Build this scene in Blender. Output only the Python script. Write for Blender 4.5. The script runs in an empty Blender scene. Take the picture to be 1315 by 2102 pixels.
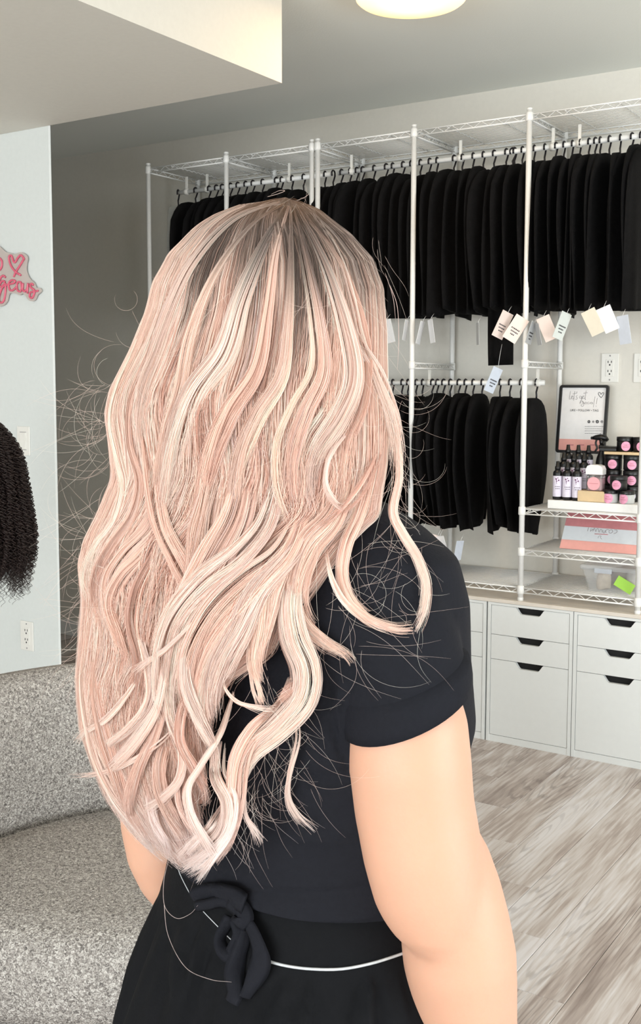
import bpy, bmesh, math, random
import numpy as np
from mathutils import Vector, Matrix
from mathutils.bvhtree import BVHTree

random.seed(7)
rng = np.random.default_rng(11)
PI = math.pi
SC = bpy.context.scene
COL = SC.collection

# ------------------------------------------------------------------ camera
W_PX, H_PX = 1315, 2102
FPX, CX, CY, YAW, PIT, ROL = 2239.27, 683.375, 1007.08, 0.572522, 0.0929238, 0.00315617
CAM = np.array([0.0, 0.0, 1.45])
F0 = np.array([-math.sin(YAW), math.cos(YAW), 0.0])      # level view direction
R0 = np.array([math.cos(YAW), math.sin(YAW), 0.0])       # level right
UP = np.array([0.0, 0.0, 1.0])
FW = F0 * math.cos(PIT) - UP * math.sin(PIT)
_u = UP * math.cos(PIT) + F0 * math.sin(PIT)
RT = R0 * math.cos(ROL) + _u * math.sin(ROL)
UV = _u * math.cos(ROL) - R0 * math.sin(ROL)

cam_data = bpy.data.cameras.new('camera')
cam = bpy.data.objects.new('camera', cam_data)
COL.objects.link(cam)
cam_data.sensor_fit = 'HORIZONTAL'
cam_data.sensor_width = 36.0
cam_data.lens = FPX * 36.0 / W_PX
cam_data.shift_x = (W_PX / 2 - CX) / W_PX
cam_data.shift_y = (CY - H_PX / 2) / W_PX
cam_data.clip_start = 0.05
M = Matrix.Identity(4)
for i in range(3):
    M[i][0], M[i][1], M[i][2], M[i][3] = RT[i], UV[i], -FW[i], CAM[i]
cam.matrix_world = M
SC.camera = cam

# ------------------------------------------------------------------ world, lights, exposure
SC.view_settings.view_transform = 'Standard'
SC.view_settings.look = 'None'
SC.view_settings.exposure = 0.0
SC.view_settings.gamma = 1.0
SC.view_settings.use_curve_mapping = False
world = bpy.data.worlds.new('world')
SC.world = world
world.use_nodes = True
world.node_tree.nodes['Background'].inputs[0].default_value = (0.80, 0.90, 1.0, 1)
world.node_tree.nodes['Background'].inputs[1].default_value = 1.0

def area(name, loc, aim, sx, sy, power, color):
    d = bpy.data.lights.new(name, 'AREA')
    d.shape = 'RECTANGLE'; d.size = sx; d.size_y = sy
    d.energy = power; d.color = color
    o = bpy.data.objects.new(name, d); COL.objects.link(o)
    o.location = loc
    o.rotation_euler = (Vector(aim) - Vector(loc)).to_track_quat('-Z', 'Y').to_euler()
    return o
# daylight through the big front windows behind the camera
area('window_daylight', (-1.5, -5.6, 1.15), (-1.3, 2.5, 1.0), 4.4, 1.7, 285, (0.94, 0.99, 1.0))
area('door_daylight', (1.75, -5.6, 1.15), (0.0, 2.5, 0.9), 1.1, 1.9, 90, (0.93, 0.98, 1.0))
area('side_window_daylight', (2.52, 1.5, 1.15), (-1.4, 3.3, -0.4), 2.4, 1.5, 100, (0.92, 0.98, 1.0))

# ------------------------------------------------------------------ helpers
def lin(c):
    return tuple((v / 12.92 if v <= 0.04045 else ((v + 0.055) / 1.055) ** 2.4) for v in c)
def rgb(r, g, b):
    return lin((r / 255, g / 255, b / 255))

def ray(x, y):
    x = np.asarray(x, float); y = np.asarray(y, float)
    return ((x - CX) / FPX)[..., None] * RT - ((y - CY) / FPX)[..., None] * UV + FW
def V(x, y, Z):
    return CAM + ray(x, y) * np.asarray(Z, float)[..., None]
def onY(x, y, Y):
    d = ray(x, y); return CAM + d * (Y - CAM[1]) / d[1]
def onX(x, y, X):
    d = ray(x, y); return CAM + d * (X - CAM[0]) / d[0]

def mat(name, color, rough=0.5, metal=0.0, spec=0.5, noise=None, bump=None, emit=None, trans=0.0, sss=0.0, alpha=1.0, coat=0.0):
    """noise=(scale, amount, stretch) value variation; bump=(scale, strength)"""
    m = bpy.data.materials.new(name); m.use_nodes = True
    nt = m.node_tree; b = nt.nodes['Principled BSDF']
    b.inputs['Base Color'].default_value = (*color, 1)
    b.inputs['Roughness'].default_value = rough
    b.inputs['Metallic'].default_value = metal
    b.inputs['Specular IOR Level'].default_value = spec
    b.inputs['Transmission Weight'].default_value = trans
    b.inputs['Alpha'].default_value = alpha
    b.inputs['Coat Weight'].default_value = coat
    if sss:
        b.inputs['Subsurface Weight'].default_value = sss
        b.inputs['Subsurface Radius'].default_value = (0.9, 0.35, 0.2)
        b.inputs['Subsurface Scale'].default_value = 0.012
    if emit:
        b.inputs['Emission Color'].default_value = (*emit[0], 1)
        b.inputs['Emission Strength'].default_value = emit[1]
    if noise or bump:
        tc = nt.nodes.new('ShaderNodeTexCoord')
    if noise:
        n = nt.nodes.new('ShaderNodeTexNoise'); n.inputs['Scale'].default_value = noise[0]; n.inputs['Detail'].default_value = 4
        nt.links.new(tc.outputs['Object'], n.inputs['Vector'])
        r = nt.nodes.new('ShaderNodeMapRange')
        r.inputs[1].default_value = 0.3; r.inputs[2].default_value = 0.7
        r.inputs[3].default_value = 1 - noise[1]; r.inputs[4].default_value = 1 + noise[1]
        nt.links.new(n.outputs['Fac'], r.inputs[0])
        mx = nt.nodes.new('ShaderNodeMix'); mx.data_type = 'RGBA'; mx.blend_type = 'MULTIPLY'; mx.inputs[0].default_value = 1
        mx.inputs[6].default_value = (*color, 1)
        nt.links.new(r.outputs[0], mx.inputs[7]); nt.links.new(mx.outputs[2], b.inputs['Base Color'])
    if bump:
        n = nt.nodes.new('ShaderNodeTexNoise'); n.inputs['Scale'].default_value = bump[0]; n.inputs['Detail'].default_value = 3
        nt.links.new(tc.outputs['Object'], n.inputs['Vector'])
        bp = nt.nodes.new('ShaderNodeBump'); bp.inputs['Strength'].default_value = bump[1]; bp.inputs['Distance'].default_value = 0.004
        nt.links.new(n.outputs['Fac'], bp.inputs['Height']); nt.links.new(bp.outputs[0], b.inputs['Normal'])
    return m

class MB:
    """collects simple shapes and links them as one mesh object"""
    def __init__(s): s.v = []; s.f = []; s.smooth = []
    def add(s, vs, fs, smooth=False):
        k = len(s.v)
        s.v.extend([tuple(map(float, p)) for p in vs])
        for f in fs:
            s.f.append(tuple(i + k for i in f)); s.smooth.append(smooth)
        return s
    def box(s, lo, hi, mtx=None, bevel=0.0):
        if bevel > 0:
            bm = bmesh.new(); bmesh.ops.create_cube(bm, size=1)
            for v in bm.verts: v.co = Vector([lo[i] + (v.co[i] + .5) * (hi[i] - lo[i]) for i in range(3)])
            bmesh.ops.bevel(bm, geom=bm.edges[:], offset=bevel, segments=2, affect='EDGES', profile=0.5)
            vs = [v.co.copy() for v in bm.verts]; fs = [[v.index for v in f.verts] for f in bm.faces]
            bm.free()
        else:
            vs = [Vector((x, y, z)) for x in (lo[0], hi[0]) for y in (lo[1], hi[1]) for z in (lo[2], hi[2])]
            fs = [(0, 1, 3, 2), (4, 6, 7, 5), (0, 4, 5, 1), (2, 3, 7, 6), (0, 2, 6, 4), (1, 5, 7, 3)]
        if mtx is not None: vs = [mtx @ Vector(v) for v in vs]
        return s.add(vs, fs)
    def tube(s, pts, r, n=6, caps=True, flat=None):
        P = [Vector(p) for p in pts]; m = len(P)
        rs = r if hasattr(r, '__len__') else [r] * m
        t0 = (P[1] - P[0]).normalized()
        ref = Vector((0, 0, 1)) if abs(t0.z) < 0.9 else Vector((1, 0, 0))
        nrm = t0.cross(ref).normalized(); vs = []
        for i in range(m):
            t = (P[min(i + 1, m - 1)] - P[max(i - 1, 0)])
            t = t.normalized() if t.length > 1e-9 else t0
            nrm = (nrm - t * nrm.dot(t))
            nrm = nrm.normalized() if nrm.length > 1e-6 else t.orthogonal().normalized()
            bn = t.cross(nrm)
            for k in range(n):
                a = 2 * PI * k / n
                vs.append(P[i] + (nrm * math.cos(a) + bn * math.sin(a) * (flat or 1)) * rs[i])
        fs = [(i * n + k, i * n + (k + 1) % n, (i + 1) * n + (k + 1) % n, (i + 1) * n + k) for i in range(m - 1) for k in range(n)]
        if caps: fs += [tuple(range(n))[::-1], tuple((m - 1) * n + k for k in range(n))]
        return s.add(vs, fs, True)
    def lathe(s, prof, c=(0, 0, 0), n=20, squash=1.0):
        vs = []; m = len(prof)
        for r, z in prof:
            for k in range(n):
                a = 2 * PI * k / n
                vs.append((c[0] + r * math.cos(a), c[1] + r * math.sin(a) * squash, c[2] + z))
        fs = [(i * n + k, i * n + (k + 1) % n, (i + 1) * n + (k + 1) % n, (i + 1) * n + k) for i in range(m - 1) for k in range(n)]
        fs += [tuple(range(n))[::-1], tuple((m - 1) * n + k for k in range(n))]
        return s.add(vs, fs, True)
    def prism(s, poly, axis, a, b):
        """poly: 2-d outline in the two other axes, pulled from a to b along axis"""
        def mk(p, t):
            q = [0, 0, 0]; o = [i for i in range(3) if i != axis]
            q[o[0]], q[o[1]], q[axis] = p[0], p[1], t; return q
        n = len(poly)
        vs = [mk(p, a) for p in poly] + [mk(p, b) for p in poly]
        fs = [tuple(range(n)), tuple(range(2 * n - 1, n - 1, -1))] + [(i, n + i, n + (i + 1) % n, (i + 1) % n) for i in range(n)]
        return s.add(vs, fs)
    def rings(s, rings, close=True, caps=True, smooth=True):
        n = len(rings[0]); m = len(rings)
        vs = [p for r in rings for p in r]
        kk = n if close else n - 1
        fs = [(i * n + k, i * n + (k + 1) % n, (i + 1) * n + (k + 1) % n, (i + 1) * n + k) for i in range(m - 1) for k in range(kk)]
        if caps: fs += [tuple(range(n))[::-1], tuple((m - 1) * n + k for k in range(n))]
        return s.add(vs, fs, smooth)
    def mesh(s, name, m=None, off=(0, 0, 0), fix=True):
        me = bpy.data.meshes.new(name)
        o = Vector(off)
        me.from_pydata([Vector(v) - o for v in s.v], [], s.f)
        me.polygons.foreach_set('use_smooth', s.smooth)
        if fix:
            bm = bmesh.new(); bm.from_mesh(me); bmesh.ops.recalc_face_normals(bm, faces=bm.faces[:]); bm.to_mesh(me); bm.free()
        if m: me.materials.append(m)
        me.update()
        return me
    def build(s, name, m=None, parent=None, off=None, fix=True):
        if off is None:
            off = parent.matrix_world.translation if parent is not None else (0, 0, 0)
            if parent is not None and parent.parent is not None: off = Vector(parent.location) + Vector(parent.parent.location)
            elif parent is not None: off = Vector(parent.location)
        return link(name, s.mesh(name, m, off, fix), parent)

def link(name, data, parent=None):
    o = bpy.data.objects.new(name, data); COL.objects.link(o)
    if parent is not None: o.parent = parent
    return o
def tag(o, label=None, cat=None, group=None, kind=None):
    if label: o['label'] = label
    if cat: o['category'] = cat
    if group: o['group'] = group
    if kind: o['kind'] = kind
    return o
def thing(name, label, cat, loc=(0, 0, 0), group=None):
    o = bpy.data.objects.new(name, None); COL.objects.link(o); o.location = Vector(loc); o.empty_display_size = 0.05
    return tag(o, label, cat, group)
def struct(mb, name, m):
    o = mb.build(name, m); o['kind'] = 'structure'; return o
def copy_tree(o, parent=None):
    c = o.copy(); COL.objects.link(c)
    if parent is not None: c.parent = parent
    for ch in o.children: copy_tree(ch, c)
    return c
ORD = ['first', 'second', 'third', 'fourth', 'fifth', 'sixth', 'seventh', 'eighth', 'ninth', 'tenth', 'eleventh', 'twelfth',
       'thirteenth', 'fourteenth', 'fifteenth', 'sixteenth', 'seventeenth', 'eighteenth']

# ------------------------------------------------------------------ materials
M_wall = mat('wall_paint', rgb(223, 219, 210), 0.75, noise=(60, 0.015), bump=(180, 0.08))
M_lwall = mat('left_wall_paint', rgb(217, 221, 219), 0.75, noise=(60, 0.015), bump=(180, 0.08))
M_ceil = mat('ceiling_paint', rgb(236, 239, 234), 0.85, bump=(160, 0.12))
M_white = mat('white_powder_coat', rgb(238, 238, 236), 0.35, noise=(90, 0.02))
M_cab = mat('white_lacquer', rgb(228, 231, 231), 0.42, noise=(40, 0.01))
M_dark = mat('drawer_inside', rgb(30, 29, 30), 0.8, noise=(30, 0.2))
M_top = mat('worktop_laminate', rgb(224, 216, 206), 0.4, noise=(14, 0.05))
M_black = mat('black_plastic', rgb(18, 18, 20), 0.35, noise=(50, 0.2))
M_blackfab = mat('black_nonwoven', rgb(10, 9, 10), 0.85, spec=0.16, noise=(35, 0.35), bump=(300, 0.3))
M_hook = mat('hook_metal', rgb(26, 22, 28), 0.35, metal=0.3, noise=(60, 0.1))
M_plastic = mat('clear_plastic', rgb(240, 245, 248), 0.12, trans=0.9, noise=(30, 0.02))
M_film = mat('plastic_film', rgb(225, 230, 232), 0.2, trans=0.55, alpha=0.35, noise=(24, 0.15), bump=(25, 0.8))
M_plate = mat('plate_plastic', rgb(232, 230, 224), 0.35, noise=(30, 0.01))
M_ink = mat('dark_ink', rgb(60, 58, 62), 0.7, noise=(60, 0.05))
M_grey = mat('grey_ink', rgb(150, 146, 148), 0.7, noise=(60, 0.05))
M_blackink = mat('black_ink', rgb(24, 24, 26), 0.6, noise=(60, 0.05))
M_neon = mat('pink_neon_tube', rgb(222, 104, 128), 0.3, noise=(40, 0.04))
M_acry = mat('acrylic_sheet', rgb(226, 214, 208), 0.15, trans=0.35, noise=(20, 0.02))
M_pink = mat('pink_label', rgb(232, 160, 190), 0.5, noise=(120, 0.08))
M_rose = mat('rose_card', rgb(196, 128, 132), 0.6, noise=(60, 0.05))
M_salmon = mat('salmon_card', rgb(232, 168, 160), 0.6, noise=(60, 0.03))
M_card = mat('white_card', rgb(236, 234, 234), 0.6, noise=(60, 0.02))
M_wood = mat('pale_wood', rgb(216, 190, 150), 0.55, noise=(25, 0.08))
M_lilac = mat('lilac_label', rgb(222, 216, 232), 0.5, noise=(140, 0.05))
M_plum = mat('plum_print', rgb(120, 62, 110), 0.6, noise=(60, 0.1))
M_skin = mat('skin', rgb(208, 160, 135), 0.5, sss=0.25, noise=(9, 0.035), bump=(220, 0.05))
M_shirt = mat('black_jersey', rgb(26, 27, 33), 0.85, spec=0.14, noise=(220, 0.08), bump=(420, 0.12))
M_skirt = mat('black_cotton', rgb(15, 16, 19), 0.85, spec=0.14, noise=(160, 0.1), bump=(380, 0.1))
M_cord = mat('silver_cord', rgb(196, 200, 204), 0.45, noise=(200, 0.1))

# ------------------------------------------------------------------ the room
YB = 4.49            # shelf wall
ZC = 2.748           # ceiling
struct(MB().box((-6.4, YB, 0), (2.7, YB + 0.12, ZC)), 'wall_back', M_wall)
struct(MB().box((-6.52, -5.9, 0), (-6.4, YB + 0.12, ZC)), 'wall_far_left', M_wall)
wr = MB()
wr.box((2.6, -5.9, 0), (2.72, 0.2, ZC)); wr.box((2.6, 2.8, 0), (2.72, YB, ZC)); wr.box((2.6, 0.2, 0), (2.72, 2.8, 0.35)); wr.box((2.6, 0.2, 2.2), (2.72, 2.8, ZC))
struct(wr, 'wall_right', M_wall)
wf = MB()
for y in (0.2, 1.48, 2.76): wf.box((2.62, y, 0.35), (2.70, y + 0.04, 2.2))
wf.box((2.62, 0.24, 0.35), (2.70, 2.76, 0.39)); wf.box((2.62, 0.24, 2.16), (2.70, 2.76, 2.2))
struct(wf, 'window_2', M_white)
# left partition: front face at Y=3, its end bevelled back
struct(MB().prism([(-6.4, 3.0), (-3.232, 3.0), (-3.224, 3.004), (-3.42, 3.12), (-6.4, 3.12)], 2, 0, ZC), 'wall_left', M_lwall)
wr = MB()      # rear wall around the shop windows
wr.box((-6.4, -5.9, 0), (-2.75, -5.78, ZC)); wr.box((1.05, -5.9, 0), (1.15, -5.78, ZC)); wr.box((2.35, -5.9, 0), (2.6, -5.78, ZC))
wr.box((-2.75, -5.9, 0), (1.05, -5.78, 0.45)); wr.box((-2.75, -5.9, 2.45), (2.35, -5.78, ZC))
struct(wr, 'wall_rear', M_wall)
wf = MB()
for x in (-2.75, -0.87, 1.01): wf.box((x, -5.88, 0.45), (x + 0.04, -5.8, 2.45))
wf.box((-2.71, -5.88, 0.45), (1.01, -5.8, 0.49)); wf.box((-2.71, -5.88, 2.41), (1.01, -5.8, 2.45))
struct(wf, 'window_1', M_white)
df = MB()
for x in (1.15, 2.31): df.box((x, -5.88, 0), (x + 0.04, -5.8, 2.45))
df.box((1.19, -5.88, 2.36), (2.31, -5.8, 2.45)); df.box((1.19, -5.88, 0), (2.31, -5.8, 0.1))
struct(df, 'door_1', M_white)
struct(MB().box((-6.5, -5.9, ZC), (2.7, YB + 0.1, ZC + 0.1)), 'ceiling', M_ceil)
SOF_X, SOF_Z = -2.137, 2.446
struct(MB().box((-6.4, -5.78, SOF_Z), (SOF_X, 2.9985, ZC - 0.001)), 'ceiling_soffit', M_wall)
struct(MB().box((-6.4, YB - 0.014, 0), (2.6, YB - 0.001, 0.09)), 'baseboard_back', M_white)
struct(MB().box((-6.4, 2.986, 0), (-3.24, 2.999, 0.09)), 'baseboard_left', M_white)

# floor: real planks on a dark bed
fl = struct(MB().box((-6.4, -5.9, -0.06), (2.7, YB, -0.004)), 'floor', mat('floor_bed', rgb(70, 62, 58), 0.9, noise=(10, 0.1)))
def plank_material():
    m = bpy.data.materials.new('grey_oak_plank'); m.use_nodes = True
    nt = m.node_tree; N = nt.nodes; L = nt.links; b = N['Principled BSDF']
    tc = N.new('ShaderNodeTexCoord'); oi = N.new('ShaderNodeObjectInfo')
    cmb = N.new('ShaderNodeCombineXYZ')
    for i, k in enumerate((37.0, 91.0, 13.0)):
        mm = N.new('ShaderNodeMath'); mm.operation = 'MULTIPLY'; mm.inputs[1].default_value = k
        L.new(oi.outputs['Random'], mm.inputs[0]); L.new(mm.outputs[0], cmb.inputs[i])
    add = N.new('ShaderNodeVectorMath'); add.operation = 'ADD'
    L.new(tc.outputs['Object'], add.inputs[0]); L.new(cmb.outputs[0], add.inputs[1])
    def noise(scale, sx, sy, det=4, dist=0.0):
        mp = N.new('ShaderNodeMapping'); mp.inputs['Scale'].default_value = (sx, sy, 1)
        L.new(add.outputs[0], mp.inputs['Vector'])
        n = N.new('ShaderNodeTexNoise'); n.inputs['Scale'].default_value = scale; n.inputs['Detail'].default_value = det
        n.inputs['Distortion'].default_value = dist
        L.new(mp.outputs[0], n.inputs['Vector']); return n.outputs['Fac']
    big = noise(4.0, 2.7, 0.34, 4, 0.5)
    fine = noise(26, 3.6, 0.2, 6, 0.25)
    # cathedral grain
    mo = N.new('ShaderNodeMath'); mo.operation = 'MULTIPLY_ADD'; mo.inputs[1].default_value = 0.16; mo.inputs[2].default_value = -0.08; L.new(oi.outputs['Random'], mo.inputs[0])
    mf = N.new('ShaderNodeMath'); mf.operation = 'FRACT'; mk_ = N.new('ShaderNodeMath'); mk_.operation = 'MULTIPLY'; mk_.inputs[1].default_value = 57.3
    L.new(oi.outputs['Random'], mk_.inputs[0]); L.new(mk_.outputs[0], mf.inputs[0])
    mg = N.new('ShaderNodeMath'); mg.operation = 'MULTIPLY'; mg.inputs[1].default_value = -1.2; L.new(mf.outputs[0], mg.inputs[0])
    c3 = N.new('ShaderNodeCombineXYZ'); L.new(mo.outputs[0], c3.inputs[0]); L.new(mg.outputs[0], c3.inputs[1])
    ad3 = N.new('ShaderNodeVectorMath'); ad3.operation = 'ADD'; L.new(tc.outputs['Object'], ad3.inputs[0]); L.new(c3.outputs[0], ad3.inputs[1])
    mp = N.new('ShaderNodeMapping'); mp.inputs['Scale'].default_value = (1.0, 0.10, 1)
    L.new(ad3.outputs[0], mp.inputs['Vector'])
    wv = N.new('ShaderNodeTexWave'); wv.wave_type = 'RINGS'; wv.rings_direction = 'Z'; wv.inputs['Scale'].default_value = 26; wv.inputs['Distortion'].default_value = 5
    wv.inputs['Detail'].default_value = 3; wv.inputs['Detail Scale'].default_value = 1.6
    L.new(mp.outputs[0], wv.inputs['Vector'])
    r1 = N.new('ShaderNodeValToRGB'); cr = r1.color_ramp
    cr.elements[0].position = 0.18; cr.elements[0].color = (*rgb(142, 129, 123), 1)
    cr.elements[1].position = 0.80; cr.elements[1].color = (*rgb(220, 217, 219), 1)
    e = cr.elements.new(0.44); e.color = (*rgb(178, 166, 160), 1)
    e = cr.elements.new(0.56); e.color = (*rgb(198, 190, 186), 1)
    # shift by plank
    ad = N.new('ShaderNodeMath'); ad.operation = 'MULTIPLY_ADD'; ad.inputs[1].default_value = 0.14; ad.inputs[2].default_value = -0.05
    L.new(oi.outputs['Random'], ad.inputs[0])
    a2 = N.new('ShaderNodeMath'); a2.operation = 'ADD'; L.new(big, a2.inputs[0]); L.new(ad.outputs[0], a2.inputs[1])
    f2 = N.new('ShaderNodeMath'); f2.operation = 'MULTIPLY_ADD'; f2.inputs[1].default_value = 0.85; f2.inputs[2].default_value = -0.425
    L.new(fine, f2.inputs[0])
    a3 = N.new('ShaderNodeMath'); a3.operation = 'ADD'; L.new(a2.outputs[0], a3.inputs[0]); L.new(f2.outputs[0], a3.inputs[1])
    L.new(a3.outputs[0], r1.inputs['Fac'])
    # dark grain lines where the wave is low, only in patches
    r2 = N.new('ShaderNodeValToRGB'); c2 = r2.color_ramp
    c2.elements[0].position = 0.05; c2.elements[0].color = (0.50, 0.48, 0.48, 1); c2.elements[1].position = 0.34; c2.elements[1].color = (1, 1, 1, 1)
    L.new(wv.outputs['Fac'], r2.inputs['Fac'])
    pm = N.new('ShaderNodeMapRange'); pm.inputs[1].default_value = 0.5; pm.inputs[2].default_value = 0.62
    L.new(noise(3.1, 1.6, 0.5, 2, 0.0), pm.inputs[0])
    pf = N.new('ShaderNodeMath'); pf.operation = 'MULTIPLY'; pf.inputs[1].default_value = 0.55; L.new(pm.outputs[0], pf.inputs[0])
    mx = N.new('ShaderNodeMix'); mx.data_type = 'RGBA'; mx.blend_type = 'MULTIPLY'
    L.new(pf.outputs[0], mx.inputs[0]); L.new(r1.outputs[0], mx.inputs[6]); L.new(r2.outputs[0], mx.inputs[7])
    L.new(mx.outputs[2], b.inputs['Base Color'])
    b.inputs['Roughness'].default_value = 0.42; b.inputs['Specular IOR Level'].default_value = 0.4
    bp = N.new('ShaderNodeBump'); bp.inputs['Strength'].default_value = 0.12; bp.inputs['Distance'].default_value = 0.002
    L.new(fine, bp.inputs['Height']); L.new(bp.outputs[0], b.inputs['Normal'])
    return m
M_plank = plank_material()
PW, PL = 0.152, 1.22
pmesh = MB()
g = 0.0006; bv = 0.0012
top = [(-PW/2+g+bv, g+bv, 0), (PW/2-g-bv, g+bv, 0), (PW/2-g-bv, PL-g-bv, 0), (-PW/2+g+bv, PL-g-bv, 0)]
mid = [(-PW/2+g, g, -bv), (PW/2-g, g, -bv), (PW/2-g, PL-g, -bv), (-PW/2+g, PL-g, -bv)]
bot = [(x, y, -0.0035) for x, y, z in mid]
pmesh.rings([bot, mid, top], smooth=False)
plank_data = pmesh.mesh('plank', M_plank)
ix = -31; x = -1.63 - PW / 2 + PW * ix
rest = MB()          # planks well out of the picture are joined
while x < 2.5:
    y0 = -5.9 - PL + (3.68 - 0.262 * ix + 5.9) % PL
    while y0 < YB:
        lo, hi = max(y0, -5.9), min(y0 + PL, YB)
        if hi - lo > 0.03:
            if hi > 0.6 and -4.6 < x < 1.7:
                o = link('plank', plank_data, fl); o.location = (x, lo, 0)
                if hi - lo < PL - 1e-6: o.scale = (1, (hi - lo) / PL, 1)
            else:
                rest.add([(vx + x, lo + vy * (hi - lo) / PL, vz) for vx, vy, vz in pmesh.v], pmesh.f)
        y0 += PL
    x += PW; ix += 1
rest.build('outer_planks', M_plank, fl, off=(0, 0, 0), fix=False)['kind'] = 'stuff'

# ------------------------------------------------------------------ ceiling lamp
m_glow = bpy.data.materials.new('lamp_glass'); m_glow.use_nodes = True
_b = m_glow.node_tree.nodes['Principled BSDF']; _b.inputs['Base Color'].default_value = (0.9, 0.82, 0.7, 1)
_lw = m_glow.node_tree.nodes.new('ShaderNodeLayerWeight'); _lw.inputs[0].default_value = 0.35
_rp = m_glow.node_tree.nodes.new('ShaderNodeValToRGB')
_rp.color_ramp.elements[0].color = (1.0, 0.83, 0.56, 1); _rp.color_ramp.elements[1].color = (0.95, 0.55, 0.2, 1)
m_glow.node_tree.links.new(_lw.outputs['Facing'], _rp.inputs[0]); m_glow.node_tree.links.new(_rp.outputs[0], _b.inputs['Emission Color'])
_b.inputs['Emission Strength'].default_value = 1.5
def ceiling_lamp(LX, LY, label, e1, e2, tone=(1.0, 0.82, 0.60)):
    lamp = thing('ceiling_lamp', label, 'lamp', (LX, LY, ZC), 'round flush ceiling lamps')
    MB().lathe([(0.12, ZC), (0.12, ZC - 0.02), (0.115, ZC - 0.02)], (LX, LY, 0), 32).build('base_plate', M_white, lamp)
    MB().lathe([(0.178, ZC - 0.018), (0.181, ZC - 0.03), (0.178, ZC - 0.045), (0.168, ZC - 0.053), (0.10, ZC - 0.0555), (0.01, ZC - 0.056)], (LX, LY, 0), 48).build('diffuser', m_glow, lamp)
    pl_ = bpy.data.lights.new('lamp_light', 'AREA'); pl_.shape = 'DISK'; pl_.size = 0.34; pl_.energy = e1; pl_.color = tone
    plo = bpy.data.objects.new('lamp_light', pl_); COL.objects.link(plo); plo.location = (0, 0, -0.062); plo.parent = lamp
    pl2 = bpy.data.lights.new('lamp_side_light', 'POINT'); pl2.energy = e2; pl2.color = (1.0, 0.62, 0.30); pl2.shadow_soft_size = 0.06
    plo = bpy.data.objects.new('lamp_side_light', pl2); COL.objects.link(plo); plo.location = (0, 0, -0.13); plo.parent = lamp
ceiling_lamp(-1.77, 3.20, 'round white flush ceiling lamp glowing warm above the shelving', 5.5, 0.9, (1.0, 0.66, 0.34))
ceiling_lamp(0.45, 3.20, 'round flush ceiling lamp out of frame, right of the shelving', 9, 1.4)
ceiling_lamp(0.45, -0.6, 'added round flush ceiling lamp, unseen fill behind the camera', 4, 1)  # unseen lamp added to warm the top of the hair and the shoulder

# ------------------------------------------------------------------ drawer units under a worktop
YF = 4.057
wt = MB().box((-3.72, YF - 0.002, 0.5835), (-1.0, YB - 0.001, 0.5985), bevel=0.002).build('worktop', M_top)
tag(wt, 'long pale worktop lying across the white drawer units', 'worktop')
UW = 0.368
unit_x = [-1.857 - 5 * UW + UW * i - (0.004 if i < 5 else 0) for i in range(7)]
unit_label = ['white drawer unit at the far end of the row, behind the pink-haired person',
              'white drawer unit second from the far end, behind the pink-haired person',
              'white drawer unit third from the far end, behind the pink-haired person',
              'white drawer unit fourth from the far end, behind the pink-haired person',
              'white drawer unit partly hidden by the black T-shirt sleeve',
              'fully visible white drawer unit in the middle of the open floor side',
              'white drawer unit nearest the camera, cut by the picture edge']
def drawer_unit(x0, label):
    u = thing('drawer_unit', label, 'drawers', (x0, YF, 0), 'white drawer units under the worktop')
    x1 = x0 + UW - 0.003; t = 0.014
    c = MB()
    c.box((x0, YF, 0), (x0 + t, YB - 0.03, 0.583)); c.box((x1 - t, YF, 0), (x1, YB - 0.03, 0.583))
    c.box((x0 + t, YF, 0.573), (x1 - t, YB - 0.03, 0.583)); c.box((x0 + t, YF + 0.002, 0.0), (x1 - t, YB - 0.03, 0.028))
    c.box((x0 + t, YB - 0.045, 0.028), (x1 - t, YB - 0.03, 0.573))
    c.build('carcass', M_cab, u)
    xc = (x0 + x1) / 2; a, b = x0 + t + 0.002, x1 - t - 0.002
    for z0, z1 in ((0.4515, 0.5715), (0.3485, 0.4495), (0.030, 0.3465)):
        h = 0.027; r = 0.006
        poly = [(a, z0), (b, z0), (b, z1), (xc + 0.062, z1), (xc + 0.058, z1 - 0.003), (xc + 0.044, z1 - h + 0.004), (xc + 0.038, z1 - h),
                (xc - 0.038, z1 - h), (xc - 0.044, z1 - h + 0.004), (xc - 0.058, z1 - 0.003), (xc - 0.062, z1), (a, z1)]
        d = MB().prism(poly, 1, YF + 0.002, YF + 0.018).build('drawer', M_cab, u)
        q = MB().box((a + 0.01, YF + 0.03, z0 + 0.006), (b - 0.01, YF + 0.036, z1 - 0.001))
        q.box((a + 0.01, YF + 0.03, z0 + 0.004), (b - 0.01, YB - 0.06, z0 + 0.01))
        q.build('drawer_box', M_dark, d, off=(x0, YF, 0))
for i in range(7): drawer_unit(unit_x[i], unit_label[i])

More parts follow.
